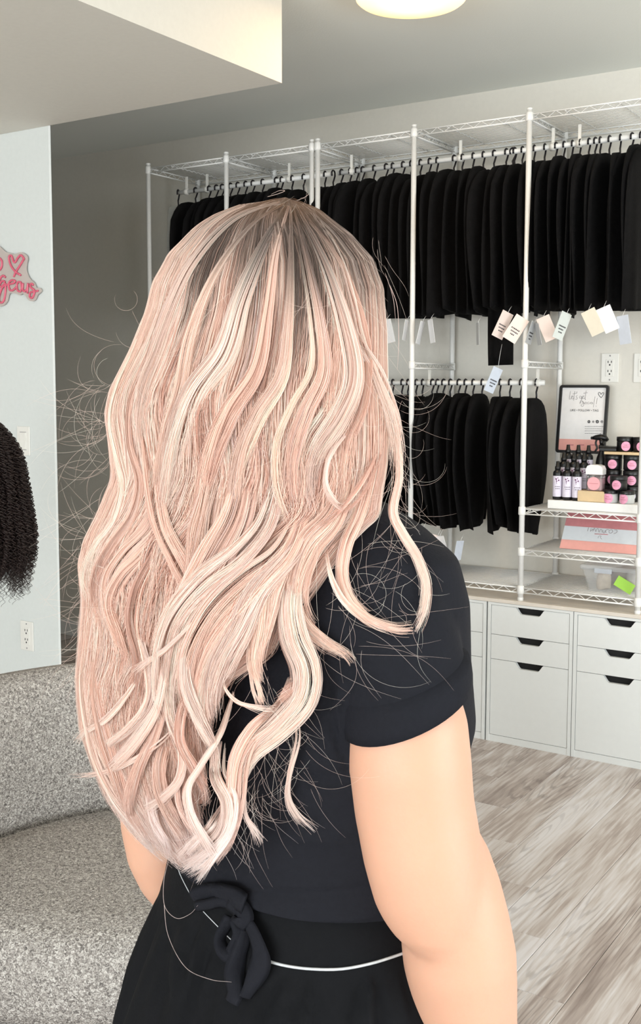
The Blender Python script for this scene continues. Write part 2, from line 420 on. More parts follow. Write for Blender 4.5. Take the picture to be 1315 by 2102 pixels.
# ------------------------------------------------------------------ wire shelving units
YP, YBK = 4.077, 4.452
def wire_shelf(x0, x1, z, unit, fine=True):
    s = MB(); h = 0.021
    for y in (YP, YBK):
        s.tube([(x0, y, z), (x1, y, z)], 0.0032, 6); s.tube([(x0, y, z - h), (x1, y, z - h)], 0.0032, 6)
        n = max(2, int(round((x1 - x0) / 0.034))); pts = []
        for k in range(n + 1): pts.append((x0 + 0.008 + (x1 - x0 - 0.016) * k / n, y, z if k % 2 else z - h))
        s.tube(pts, 0.0019, 4)
    for xx in (x0 + 0.004, x1 - 0.004):
        s.tube([(xx, YP, z), (xx, YBK, z)], 0.0032, 6); s.tube([(xx, YP, z - h), (xx, YBK, z - h)], 0.0032, 6)
        pts = [(xx, YP + (YBK - YP) * k / 11, z if k % 2 else z - h) for k in range(12)]
        s.tube(pts, 0.0019, 4)
    o = s.build('wire_shelf', M_white, unit)
    w = MB()
    for k in range(1, 21):
        y = YP + (YBK - YP) * k / 21
        w.tube([(x0, y, z + 0.002), (x1, y, z + 0.002)], 0.0015, 4)
    for fx in (0.30, 0.74):      # wavy cross supports under the wires
        xx = x0 + (x1 - x0) * fx
        pts = [(xx + (0.002 if k % 2 else -0.002), YP + (YBK - YP) * k / 22, z - (0.0065 if k % 2 else 0.0005)) for k in range(23)]
        w.tube(pts, 0.0028, 4)
    ww = w.build('shelf_wires', M_white, o, off=unit.location); ww['kind'] = 'stuff'
    return o
def post(x, y, unit, cz, z0=0.5985, z1=2.541):
    p = MB().tube([(x, y, z0 + 0.014), (x, y, z1 - 0.006)], 0.0112, 12)
    p.lathe([(0.0125, z0), (0.0125, z0 + 0.012), (0.009, z0 + 0.016)], (x, y, 0), 12)
    p.lathe([(0.0118, z1 - 0.008), (0.0118, z1 - 0.002), (0.008, z1)], (x, y, 0), 12)
    for k in range(1, 70):
        pass
    o = p.build('post', M_white, unit)
    for z in cz:
        MB().lathe([(0.0125, z - 0.026), (0.0152, z - 0.022), (0.0145, z + 0.006), (0.012, z + 0.009)], (x, y, 0), 12).build('collar', M_white, o, off=unit.location)
def side_truss(x, z, unit):
    s = MB(); h = 0.021
    for xx in (x - 0.011, x + 0.011):
        s.tube([(xx, YP, z), (xx, YBK, z)], 0.003, 6); s.tube([(xx, YP, z - h), (xx, YBK, z - h)], 0.003, 6)
    s.tube([(x - 0.011, YP + (YBK - YP) * k / 12, z if k % 2 else z - h) for k in range(13)], 0.0018, 4)
    s.tube([(x + 0.011, YP + (YBK - YP) * k / 12, z if k % 2 else z - h) for k in range(13)], 0.0018, 4)
    s.build('side_truss', M_white, unit)
YR = 4.24
def rail(x0, x1, z, zshelf, unit, bx):
    r = MB().tube([(x0, YR, z), (x1, YR, z)], 0.0105, 12).build('hanging_rail', M_white, unit)
    for x in bx:
        b = MB(); b.box((x - 0.006, YR - 0.003, z + 0.008), (x + 0.006, YR + 0.003, zshelf - 0.004))
        b.lathe([(0.016, -0.011), (0.016, 0.011)], (0, 0, 0), 12)
        for i in range(len(b.v) - 24, len(b.v)):
            vx, vy, vz = b.v[i]; b.v[i] = (x + vz, YR + vx, z + vy)
        b.build('rail_bracket', M_plate, r, off=unit.location)
ZT = 2.516
XA = [-3.704, -3.222, -2.744]; XB = [-2.713, -2.234, -1.724, -1.245]
ua = thing('wire_shelving_unit', 'white wire shelving unit farther left, two bays hung with black bags', 'shelving', (XA[0], YP, 0.5985), 'white wire shelving units on the worktop')
ub = thing('wire_shelving_unit', 'white wire shelving unit with two hanging rails and shelves of pink products', 'shelving', (XB[0], YP, 0.5985), 'white wire shelving units on the worktop')
ZM, ZL = 1.56, 0.652
for x in XA:
    for y in (YP, YBK): post(x, y, ua, (ZT, ZM, ZL))
for i, x in enumerate(XB):
    for y in (YP, YBK): post(x, y, ub, (ZT, ZM, ZL) + ((0.973, 0.807) if i > 1 else ()))
for a, b in zip(XA[:-1], XA[1:]):
    wire_shelf(a, b, ZT, ua); wire_shelf(a, b, ZL, ua)
for a, b in zip(XB[:-1], XB[1:]):
    wire_shelf(a, b, ZT, ub); wire_shelf(a, b, ZL, ub)
wire_shelf(XB[2], XB[3], 0.973, ub); wire_shelf(XB[2], XB[3], 0.807, ub)
for x in XA: side_truss(x, ZM, ua)
for x in XB[:3]: side_truss(x, ZM, ub)
rail(XA[0] + 0.06, XA[2] - 0.005, 2.419, ZT - 0.02, ua, (-3.60, -3.47, -2.98))
rail(XB[0] + 0.005, XB[3] + 0.02, 2.419, ZT - 0.02, ub, (-2.64, -2.10, -1.69, -1.58, -1.30))
rail(XB[0] + 0.01, -1.705, 1.478, ZM - 0.022, ub, (-2.66, -2.235, -1.735))

# ------------------------------------------------------------------ black hanging bags
def bag_mesh(seed, length=0.66, w=0.155, tap=0.25):
    r = random.Random(seed); cols, rows = 11, 15
    ph = r.uniform(0, 6); ph2 = r.uniform(0, 6); wv_ = r.uniform(.004, .014); amp = r.uniform(0.004, 0.009); zt = -0.054 - r.uniform(0, 0.018)
    wid = w * r.uniform(0.92, 1.05); slope = r.uniform(-0.02, 0.02); dome = r.uniform(0.8, 1.3)
    fr = []; bk = []
    for i in range(rows):
        v = i / (rows - 1)
        for j in range(cols):
            u = 2 * j / (cols - 1) - 1
            sh = 0.105 * dome * abs(u) ** 2.6             # rounded shoulders
            z = (zt - sh) * (1 - v) + (-length + slope * u) * v
            half = wid * (1.0 - tap * max(0, v - .35) ** 1.5) * (0.93 + 0.07 * math.sin(min(1, v * 4) * PI / 2))
            x = amp * math.sin(ph + 5 * u + 2.2 * v) * (0.3 + v) + 0.006 * math.sin(ph2 + 9 * u) * v
            th = 0.011 * (1 - abs(u) ** 3) * (1 - 0.4 * v) + 0.0012
            y = u * half - 0.035 + wv_ * math.sin(ph2 + 4.2 * v + .6 * u) * v
            fr.append((x + th, y, z)); bk.append((x - th, y, z))
    n = rows * cols; fs = []
    for i in range(rows - 1):
        for j in range(cols - 1):
            a = i * cols + j
            fs.append((a, a + 1, a + cols + 1, a + cols)); fs.append((n + a, n + a + cols, n + a + cols + 1, n + a + 1))
    edge = [j for j in range(cols)] + [i * cols + cols - 1 for i in range(1, rows)] + [(rows - 1) * cols + j for j in range(cols - 2, -1, -1)] + [i * cols for i in range(rows - 2, 0, -1)]
    for k in range(len(edge)):
        a, b = edge[k], edge[(k + 1) % len(edge)]; fs.append((a, n + a, n + b, b))
    return MB().add(fr + bk, fs, True).mesh('bag', M_blackfab)
hp = [(0, -0.012, -0.012)]
for k in range(9):
    a = PI + 0.25 - k / 8 * (PI + 0.35); hp.append((0, 0.0135 * math.cos(a), 0.0135 * math.sin(a)))
hp += [(0, 0.0135, -0.010), (0, 0.007, -0.024), (0, -0.002, -0.04), (0, 0.001, -0.055), (0, 0, -0.075)]
hook_data = MB().tube(hp, 0.0038, 6).mesh('hook', M_hook)
bag_vars = [bag_mesh(s) for s in range(7)]; bag_low = [bag_mesh(20 + s, 0.615, 0.158, .95) for s in range(6)]
bag_long = bag_mesh(77, 0.87, 0.062); bag_tall = bag_mesh(78, 0.655, 0.16)
def hang_bag(x, z, data, yaw, label, group, dz=0):
    t = thing('hanging_bag', label, 'bag', (x, YR, z), group)
    t.rotation_euler = (0, 0, yaw)
    link('hook', hook_data, t); b = link('bag', data, t); b.location.z = dz
    return t
up_left = [401, 429, 444, 456, 473, 488, 504, 519, 539, 567, 578, 599.5, 623]
up_right = [667, 684, 701, 719, 732.5, 744.6, 767.8, 792.7, 806, 827.5, 844, 863, 882, 897, 932, 949, 971, 992, 1014, 1039, 1056, 1072,
            1096, 1117.6, 1140.5, 1157, 1174, 1190, 1208, 1221, 1231, 1250, 1272, 1296, 1314, 1330]
low = [700, 722, 745, 766, 788, 806, 825, 837, 854, 867, 887, 897, 910, 924, 941.5, 955, 971, 989.5, 1026, 1046.5, 1069, 1101]
ZR = 2.419 + 0.0015
def place_row(pxs, row_y, z, varsl, names, group, where):
    cnt = {}; last = None
    for k, px in enumerate(pxs):
        X = onY(px, row_y, YR)[0]
        bay = sum(1 for p in names[0] if X > p)
        cnt[bay] = cnt.get(bay, 0) + 1
        lab = f'black hanging bag on the {where} rail, {ORD[cnt[bay]-1]} from left, {names[1][bay]}'
        d = varsl[(k * 5 + k // 3) % len(varsl)]
        yaw = random.uniform(-0.16, 0.16)
        dz = random.choice((0, 0, 0.004, -0.006, 0.012))
        if where == 'top' and px == 1056: d = bag_tall
        hang_bag(X, z, d, yaw, lab, group, dz)
place_row(up_left, 360, ZR, bag_vars, ([-3.222], ['farthest bay', 'bay left of twin posts']), 'black bags on the top rails', 'top')
place_row(up_right, 320, ZR, bag_vars, ([-2.234, -1.724], ['bay right of twin posts', 'middle of three bays', 'bay above the products']), 'black bags on the top rails', 'top')
place_row(low, 785, 1.478 + 0.0015, bag_low, ([-2.234, -1.724], ['bay hidden by the head', 'middle bay', 'bay beside the products']), 'black bags on the lower rail', 'lower')
# one slim bag reaching lower than the rest
hang_bag(onY(1047, 320, YR)[0] + 0.012, ZR, bag_long, -0.85, 'one slim black bag hanging lower than all others behind white tags', 'black bags on the top rails')
# clear plastic cover and a charcoal bag at the far left end
t = thing('plastic_cover', 'crumpled clear plastic cover hanging at the far left end of the rail', 'cover', (-3.655, YR, ZR))
link('hook', hook_data, t); bb = link('cover', MB().mesh('cover'), t); bb.data = bag_mesh(91, 0.5, 0.12); bb.data.materials.clear(); bb.data.materials.append(M_film); bb.scale = (1.4, 1, 1)
t.rotation_euler = (0, 0, 0.35)

# ------------------------------------------------------------------ paper tags under the bags
tints = dict(w=rgb(238, 238, 240), b=rgb(214, 222, 236), c=rgb(226, 218, 200), p=rgb(240, 222, 214), g=rgb(216, 222, 218), k=rgb(190, 192, 194))
M_tag = {k: mat('tag_paper_' + n, v, 0.6, noise=(50, 0.03)) for (k, v), n in zip(tints.items(), ('white', 'bluish', 'cream', 'blush', 'greenish', 'smoky'))}
tags = [ # px centre, apparent width, height, tilt, tint, print, label
 (797, 680, 20, 56, -13, 'w', 0, 'white paper tag half hidden by the hair edge, under the top bags'),
 (832, 678, 8, 50, 8, 'w', 0, 'thin edge-on white tag just left of the middle post'),
 (862, 683, 9, 55, 12, 'w', 0, 'narrow white tag just right of the middle post, leaning right'),
 (885, 680, 9, 56, -8, 'w', 0, 'narrow white tag second right of the middle post, leaning left'),
 (980, 685, 3, 52, -2, 'k', 0, 'edge-on white tag alone between two groups of tags'),
 (1031, 667, 25, 58, 24, 'p', 1, 'blush printed tag over the slim long black bag'),
 (1058, 675, 30, 52, 32, 'p', 1, 'blush printed tag tucked behind the right white post'),
 (1090, 683, 15, 50, 17, 'k', 1, 'smoky translucent printed tag right of the right white post'),
 (1104, 686, 4, 50, -10, 'k', 0, 'edge-on smoky tag beside the printed smoky tag'),
 (1123, 674, 25, 52, -24, 'p', 0, 'plain blush tag leaning left, right of the smoky tags'),
 (1153, 669, 23, 58, 20, 'g', 1, 'pale green printed tag leaning right over a back post'),
 (1217, 661, 26, 52, -27, 'c', 0, 'cream tag hanging above the left wall outlet'),
 (1247, 655, 26, 52, -24, 'w', 0, 'white tag overlapping the cream tag above the outlet'),
 (1280, 677, 17, 62, -9, 'b', 0, 'bluish tag hanging last on the right'),
 (1012, 780, 22, 56, 22, 'b', 1, 'bluish printed tag hanging over the lower rail on a long string'),
 (836, 1100, 12, 34, 14, 'b', 0, 'small bluish tag by the long pink lock, under the lower bags'),
 (862, 1106, 13, 48, 12, 'b', 0, 'bluish tag beside the middle post, under the lower bags'),
 (890, 1119, 24, 48, 22, 'p', 1, 'blush printed tag under the lower bags'),
 (907, 1122, 18, 52, -16, 'w', 0, 'white tag overlapping the blush tag under the lower bags'),
 (941, 1130, 17, 48, 9, 'b', 0, 'bluish tag rightmost under the lower bags')]
for px, py, w, h, tilt, tint, pr_, lab in tags:
    Y = 4.045 if py < 900 else 4.075
    if px in (1090, 1104): Y = 4.065
    c = Vector(onY(px, py, Y)); s = 4.33 / FPX
    hh = h * s / max(0.6, math.cos(math.radians(tilt))) * 0.88; ww = 0.058
    yaw = math.acos(min(1, w * s / ww)) * (1 if tilt > 0 else -1)
    R = Matrix.Rotation(YAW * 0.9, 4, 'Z') @ Matrix.Rotation(math.radians(tilt), 4, 'Y') @ Matrix.Rotation(yaw, 4, 'Z')
    T = Matrix.Translation(c) @ R
    topp = T @ Vector((0, 0, hh / 2 - 0.004))
    t = thing('paper_tag', lab, 'tag', topp, 'paper tags hanging under the black bags')
    MB().box((-ww / 2, -0.0006, -hh / 2), (ww / 2, 0.0006, hh / 2), T).build('card', M_tag[tint], t)
    sl = 0.03 if py != 780 else 0.10
    MB().tube([topp, topp + Vector((0.004, 0.006, sl * 0.5)), topp + Vector((0.0, 0.035, sl))], 0.0008, 4).build('string', M_tag['w'], t)
    if pr_:
        q = MB()
        for k in range(3):
            zz = -0.004 - 0.012 * k; L = (0.036, 0.028, 0.018)[k]
            x = -L / 2
            while x < L / 2:
                d = random.uniform(0.003, 0.006)
                q.box((x, -0.0011, zz), (x + d, -0.0007, zz + 0.005), T); x += d + 0.0016
        q.build('print', M_ink, t)

# ------------------------------------------------------------------ wall plates
def outlet(px, py, Y, label, lead=True):
    c = Vector(onY(px, py, Y)); t = thing('wall_outlet', label, 'outlet', c, None)
    w, h = 0.0375, 0.0605
    MB().box((c.x - w, Y - 0.006, c.z - h), (c.x + w, Y, c.z + h), bevel=0.0025).build('cover_plate', M_plate, t)
    MB().box((c.x - 0.0175, Y - 0.008, c.z - 0.036), (c.x + 0.0175, Y - 0.004, c.z + 0.036), bevel=0.0015).build('receptacle', M_plate, t)
    q = MB()
    for s in (-1, 1):
        z = c.z + s * 0.019
        q.box((c.x - 0.0085, Y - 0.0086, z + 0.001), (c.x - 0.0055, Y - 0.0078, z + 0.010)); q.box((c.x + 0.0055, Y - 0.0086, z + 0.001), (c.x + 0.0085, Y - 0.0078, z + 0.010))
        q.box((c.x - 0.0028, Y - 0.0086, z - 0.010), (c.x + 0.0028, Y - 0.0078, z - 0.004))
    q.build('slots', M_dark, t)
    q = MB()
    for s in (-1, 1):
        q.box((c.x - 0.003, Y - 0.0072, c.z + s * 0.05 - 0.003), (c.x + 0.003, Y - 0.0055, c.z + s * 0.05 + 0.003), bevel=0.001)
    q.build('screws', M_grey, t)
outlet(1252, 755, YB, 'white double wall outlet on the shelf wall above the framed sign')
outlet(1319, 755, YB, 'white wall plate at the picture edge, right of the shelf wall outlet')
outlet(57, 1305, 3.0, 'white double wall outlet low on the left wall above the sofa')
c = Vector(onY(50, 905, 3.0))
t = thing('light_switch', 'white rocker light switch on the left wall beside the dark curly wig', 'switch', c)
MB().box((c.x - 0.036, 2.994, c.z - 0.058), (c.x + 0.036, 3.0, c.z + 0.058), bevel=0.002).build('cover_plate', M_plate, t)
rk = MB(); rk.prism([(2.993, c.z - 0.034), (2.985, c.z - 0.032), (2.991, c.z + 0.002), (2.989, c.z + 0.034), (2.994, c.z + 0.034), (2.994, c.z - 0.034)], 0, c.x - 0.016, c.x + 0.016)
rk.build('rocker', M_plate, t)
MB().box((c.x - 0.0185, 2.9935, c.z + 0.0345), (c.x + 0.0185, 2.9942, c.z + 0.0365)).box((c.x - 0.0185, 2.9935, c.z - 0.0365), (c.x + 0.0185, 2.9942, c.z - 0.0345)).build('gap', M_grey, t)

# ------------------------------------------------------------------ pink script sign on the left wall
def smooth(pts, n=8):
    P = [np.array(p, float) for p in pts]; out = []
    P = [2 * P[0] - P[1]] + P + [2 * P[-1] - P[-2]]
    for i in range(1, len(P) - 2):
        for k in range(n):
            t_ = k / n; a, b, c_, d = P[i - 1:i + 3]
            out.append(0.5 * (2 * b + (c_ - a) * t_ + (2 * a - 5 * b + 4 * c_ - d) * t_ ** 2 + (3 * b - a - 3 * c_ + d) * t_ ** 3))
    out.append(P[-2]); return out
def nz(p): return onY(p[0] / 9.393, 480 + p[1] / 9.393, 2.985)
sg = thing('neon_sign', 'pink script neon sign with a heart on clear acrylic, left wall', 'sign', nz((200, 900)))
ol = [(-120, 180), (0, 260), (80, 340), (200, 375), (270, 392), (380, 352), (480, 400), (512, 480), (490, 600), (492, 720), (550, 850), (640, 940), (680, 1030), (755, 1045), (775, 1110), (700, 1180), (660, 1270), (600, 1300), (530, 1270), (470, 1190), (430, 1150), (360, 1182), (290, 1150), (165, 1150), (125, 1280), (60, 1370), (-60, 1400), (-150, 1330), (-170, 800)]
po = [nz(p) for p in smooth(ol + [ol[0]], 4)[:-1]]
MB().prism([(p[0], p[2]) for p in po], 1, 2.9885, 2.9935).build('backing_plate', M_acry, sg)
strokes = {
 'heart_tube': [[(265, 830), (300, 740), (390, 600), (455, 490), (460, 480), (400, 410), (340, 470), (295, 545), (262, 535), (225, 430), (190, 420), (172, 470), (200, 590), (260, 690), (320, 750), (400, 798)]],
 'letter_tube': [[(0, 470), (35, 530), (33, 620), (0, 690), (-50, 690), (-75, 600), (-55, 500), (0, 470)],
   [(105, 840), (65, 806), (20, 835), (-10, 900)],
   [(100, 935), (60, 905), (10, 945), (-5, 1010), (40, 1010), (95, 960), (108, 1000), (100, 1150), (70, 1290), (20, 1330), (-20, 1280), (0, 1150), (60, 1020), (170, 975), (265, 950), (290, 910), (240, 892), (180, 930), (165, 1000), (190, 1080), (240, 1090), (310, 1030)],
   [(405, 935), (350, 930), (322, 1000), (340, 1090), (390, 1110), (418, 1040), (402, 940), (425, 1010)],
   [(440, 950), (440, 1075), (480, 1110), (525, 1045), (540, 950), (525, 1150)],
   [(640, 990), (610, 960), (580, 990), (600, 1040), (660, 1090), (650, 1180), (610, 1240), (568, 1200), (590, 1130), (670, 1112), (735, 1097)]]}
for nm, ss in strokes.items():
    for s_ in ss:
        MB().tube([nz(p) for p in smooth(s_, 5)], 0.0042, 6).build(nm, M_neon, sg)
q = MB()
for p in ((60, 400), (560, 930)):
    p = nz(p); q.tube([(p[0], 2.992, p[2]), (p[0], 2.9995, p[2])], 0.006, 10)
q.build('standoff', M_grey, sg)

# ------------------------------------------------------------------ framed sign leaning on the wall
FL, FR, FZ0, FZ1 = -1.712, -1.498, 1.185, 1.47
def fy(z): return 4.400 + (z - FZ0) / (FZ1 - FZ0) * 0.036       # leans back
fr = thing('framed_sign', 'black framed white social media sign standing behind the spray bottles', 'sign', (FL, fy(FZ0), FZ0))
def fbox(mb, a, b, z0, z1, d0, d1):
    vs = [(x, fy(z) + d, z) for x in (a, b) for d in (d0, d1) for z in (z0, z1)]
    mb.add(vs, [(0, 1, 3, 2), (4, 6, 7, 5), (0, 4, 5, 1), (2, 3, 7, 6), (0, 2, 6, 4), (1, 5, 7, 3)])
q = MB(); bw = 0.0115
def rrect(x0, x1, z0, z1, r, n=5):
    out = []
    for cx_, cz_, a0 in ((x1 - r, z1 - r, 0), (x0 + r, z1 - r, 90), (x0 + r, z0 + r, 180), (x1 - r, z0 + r, 270)):
        for k in range(n + 1):
            a = math.radians(a0 + 90 * k / n); out.append((cx_ + r * math.cos(a), cz_ + r * math.sin(a)))
    return out
o_ = rrect(FL, FR, FZ0, FZ1, 0.013); i_ = rrect(FL + bw, FR - bw, FZ0 + bw, FZ1 - bw, 0.004)
ring = lambda pts, d: [(x, fy(z) + d, z) for x, z in pts]
q.rings([ring(o_, 0.004), ring(o_, -0.010), ring(i_, -0.010), ring(i_, 0.004), ring(o_, 0.004)], caps=False, smooth=False)
q.build('frame', M_black, fr)
q = MB(); fbox(q, FL + bw, FR - bw, FZ0 + bw, FZ1 - bw, -0.002, 0.003); page = q.build('page', M_card, fr)
q = MB(); fbox(q, FL + bw, FR - bw, FZ0 + bw, FZ0 + 0.058, -0.0026, -0.0018); q.build('pink_band', M_salmon, page, off=fr.location)
PS = 10.115  # crop scale used when the sign was measured
def fpt(u, v):       # pixel of the sign's print on the leaning page
    x, y = 1130 + u / PS, 780 + v / PS
    Y = 4.42
    for _ in range(4):
        p = onY(x, y, Y); Y = fy(p[2]) - 0.003
    return p
hand = [[(410, 230), (385, 390), (430, 385)], [(425, 370), (465, 340), (440, 330), (425, 375), (450, 395), (480, 370)], [(500, 235), (475, 425)], [(455, 290), (540, 275)], [(545, 240), (538, 275)],
        [(550, 320), (525, 345), (550, 375), (535, 400), (505, 395)],
        [(640, 345), (605, 335), (595, 375), (635, 375), (645, 345), (625, 460), (600, 480), (650, 385)], [(650, 370), (690, 340), (665, 330), (650, 375), (680, 390), (710, 370)], [(735, 220), (712, 400), (725, 400)], [(680, 275), (765, 265)],
        [(690, 480), (655, 430), (665, 470), (690, 490), (670, 545), (635, 540), (640, 505), (700, 480)], [(715, 460), (705, 490), (735, 495), (740, 465), (715, 460)], [(790, 460), (765, 465), (765, 495), (800, 490)], [(815, 460), (810, 495)], [(860, 465), (835, 465), (830, 495), (860, 490), (865, 465), (870, 500)], [(920, 345), (890, 520), (880, 570)], [(965, 375), (945, 500)], [(940, 535), (942, 548)]]
q = MB()
for s_ in hand:
    q.tube([fpt(*p) for p in (smooth(s_, 4) if len(s_) > 2 else s_)], 0.00075, 5)
q.build('handwriting', M_grey, page, off=fr.location)
q = MB(); q.tube([fpt(*p) for p in smooth([(1045, 370), (995, 310), (990, 265), (1025, 262), (1040, 300), (1075, 262), (1098, 275), (1080, 320), (1045, 370)], 4)], 0.0011, 5)
q.build('heart', M_ink, page, off=fr.location)
def text_obj(name, body, size, m, parent, loc, R, align='CENTER', squeeze=1.0, off=None):
    cu = bpy.data.curves.new(name, 'FONT'); cu.body = body; cu.size = size; cu.align_x = align; cu.align_y = 'CENTER'; cu.extrude = 0.0002; cu.resolution_u = 2
    ob = bpy.data.objects.new(name, cu); COL.objects.link(ob)
    bpy.context.view_layer.update()
    me = bpy.data.meshes.new_from_object(ob.evaluated_get(bpy.context.evaluated_depsgraph_get()))
    bpy.data.objects.remove(ob); bpy.data.curves.remove(cu)
    me.transform(Matrix.Translation(Vector(loc) - Vector(off if off is not None else (0, 0, 0))) @ R @ Matrix.Diagonal((squeeze, 1, 1, 1)))
    me.materials.clear(); me.materials.append(m); me.name = name
    return link(name, me, parent)
RX = Matrix.Rotation(PI / 2 - 0.125, 4, 'X')
text_obj('lettering', 'LIKE \u2022 FOLLOW \u2022 TAG', 0.0125, M_ink, page, fpt(695, 632) - np.array([0, .0006, 0]), RX, off=fr.location)
lines_ = [(965, 1120), (1012, 1055), (1058, 1115), (1108, 1040)]
q = MB()
for v_, e_ in lines_:
    u_ = 705
    while u_ < e_:
        w_ = random.uniform(14, 44); a, b = fpt(u_, v_), fpt(min(e_, u_ + w_), v_)
        q.tube([a, b], 0.0009, 4); u_ += w_ + 8
q.build('small_print', M_grey, page, off=fr.location)
for u_, mk, r_ in ((790, M_blackink, 34), (880, M_grey, 26), (965, M_blackink, 38), (1058, M_grey, 32)):
    cpt = fpt(u_, 866); R_ = r_ / PS * 4.4 / FPX * 0.98
    q = MB(); q.tube([(cpt[0] + R_ * .72 * math.cos(a), cpt[1], cpt[2] + R_ * .72 * math.sin(a)) for a in np.linspace(0, 2 * PI, 17)], R_ * .25, 5, caps=False)
    if u_ == 790: q.tube([(cpt[0], cpt[1], cpt[2] - R_ * .7), (cpt[0], cpt[1], cpt[2] + R_ * .2), (cpt[0] + R_ * .3, cpt[1], cpt[2] + R_ * .35)], R_ * .16, 5)
    elif u_ == 965: q.tube([(cpt[0] - R_ * .2, cpt[1], cpt[2] - R_ * .3), (cpt[0] + R_ * .2, cpt[1], cpt[2] - R_ * .05), (cpt[0] - R_ * .2, cpt[1], cpt[2] + R_ * .3)], R_ * .15, 5)
    elif u_ == 880: q.tube([(cpt[0] + R_ * .3 * math.cos(a), cpt[1], cpt[2] + R_ * .3 * math.sin(a)) for a in np.linspace(0, 2 * PI, 9)], R_ * .12, 5)
    else: q.tube([(cpt[0], cpt[1], cpt[2] - R_ * .6), (cpt[0], cpt[1], cpt[2] + R_ * .6)], R_ * .1, 5); q.tube([(cpt[0] - R_ * .6, cpt[1], cpt[2]), (cpt[0] + R_ * .6, cpt[1], cpt[2])], R_ * .1, 5)
    q.build('round_icon', mk, page, off=fr.location)
q = MB()
for u0, u1 in ((375, 475), (580, 690), (810, 960)):
    u_ = u0
    while u_ < u1: 
        a = fpt(u_, 1335); b = fpt(min(u1, u_ + 14), 1365); q.box((a[0], a[1] - .0004, b[2]), (b[0], a[1] + .0004, a[2])); u_ += 20
q.build('band_lettering', M_rose, page, off=fr.location)

# ------------------------------------------------------------------ product display on the upper shelf
ZS1 = 0.973 + 0.0045
rs = thing('display_riser', 'white stepped riser board under the spray bottles and jars', 'riser', (-1.45, 4.24, ZS1))
q = MB(); q.box((-1.632, 4.115, ZS1), (-1.258, 4.40, ZS1 + 0.034), bevel=0.002); q.build('base_board', M_white, rs)
q = MB(); q.box((-1.625, 4.183, ZS1 + 0.0345), (-1.515, 4.232, ZS1 + 0.066), bevel=0.002); q.build('step', M_wood, rs)
q = MB(); q.box((-1.625, 4.2325, ZS1 + 0.0345), (-1.515, 4.285, ZS1 + 0.096), bevel=0.002); q.build('step', M_wood, rs)
wb = MB().box((-1.513, 4.128, ZS1 + 0.0345), (-1.375, 4.19, ZS1 + 0.0765), bevel=0.002).build('wooden_block', M_wood)
tag(wb, 'pale wooden block on the riser under the clear pink pot', 'block')
def bottle_parts(t, b, h=0.152, r=0.0185):
    x, y, z = b
    MB().lathe([(r * .9, 0), (r, .003), (r, .105), (r * .9, .112), (r * .5, .118), (r * .5, .121)], b, 16).build('bottle_body', M_black, t)
    MB().lathe([(r * 1.02, .012), (r * 1.025, .013), (r * 1.025, .094), (r * 1.02, .095)], b, 16).build('label', M_lilac, t)
    q = MB(); q.lathe([(r * .62, .1185), (r * .62, .131), (r * .45, .134), (r * .36, .152), (r * .3, .153)], b, 14)
    q.build('spray_cap', M_black, t)
    d = np.array([x, y, 0]) - CAM; d[2] = 0; d /= np.linalg.norm(d); sx = np.array([-d[1], d[0], 0]) * -1
    q = MB()
    rr = r * 1.03
    def pt(ax, zz): 
        a = ax / r; return (x - d[0] * rr * math.cos(a) + sx[0] * rr * math.sin(a), y - d[1] * rr * math.cos(a) + sx[1] * rr * math.sin(a), z + zz)
    for ax, zz, s_ in ((-.006, .083, .0032), (.001, .087, .0022), (.004, .078, .003), (-.003, .074, .002)):
        q.lathe([(s_ * .3, -s_), (s_, -s_ * .3), (s_, s_ * .3), (s_ * .3, s_)], pt(ax, zz), 6)
    q.tube([pt(-.004, .083), pt(-.005, .072), pt(-.003, .064)], .0007, 4)
    q.build('flower_print', M_plum, t)
    q = MB()
    for zz, L in ((.052, .020), (.044, .016)):
        aa = -L / 2
        while aa < L / 2:
            w_ = random.uniform(.0025, .005); q.tube([pt(aa, zz), pt(aa + w_, zz)], .0012, 4); aa += w_ + .002
    q.build('label_lettering', M_ink, t)
rowname = ['front row', 'middle row', 'back row']
for row, (Y, dz, xs) in enumerate(((4.150, 0.0345, (-1.605, -1.5645, -1.524)), (4.207, 0.0665, (-1.602, -1.560, -1.5365 + .019)), (4.259, 0.0965, (-1.6045, -1.561, -1.5195 + .001)))):
    for k, x in enumerate(xs):
        b = (x, Y, ZS1 + dz)
        t = thing('spray_bottle', f'{("left", "middle", "right")[k]} black spray bottle with lilac label, {rowname[row]} of the display', 'bottle', b, 'black spray bottles on the riser')
        bottle_parts(t, b)
# clear pot with white lid
px_ = onY(1222, 990, 4.158); b = (px_[0], 4.158, ZS1 + 0.077)
t = thing('clear_pot', 'clear square pot with white lid and pink label, on the wooden block', 'pot', b)
q = MB(); q.box((b[0] - .033, b[1] - .022, b[2]), (b[0] + .033, b[1] + .022, b[2] + .064), bevel=.007); q.build('pot_body', M_plastic, t)
q = MB(); q.box((b[0] - .027, b[1] - .016, b[2] + .003), (b[0] + .027, b[1] + .016, b[2] + .05), bevel=.005); q.build('contents', mat('pink_gel', rgb(240, 186, 190), .4, noise=(60, .05)), t)
pl = [(b[0] - .034, b[2] + .0645), (b[0] + .034, b[2] + .0645), (b[0] + .034, b[2] + .085), (b[0] + .028, b[2] + .098), (b[0] + .014, b[2] + .1025), (b[0] - .014, b[2] + .1025), (b[0] - .028, b[2] + .098), (b[0] - .034, b[2] + .085)]
MB().prism(pl, 1, b[1] - .021, b[1] + .021).build('lid', M_white, t)
def disc(c, r, m, name, parent, n=20, off=None, d=0.0012):
    q = MB(); q.prism([(c[0] + r * math.cos(a), c[2] + r * math.sin(a)) for a in np.linspace(0, 2 * PI, n, endpoint=False)], 1, c[1] - d, c[1]); return q.build(name, m, parent, off=off)
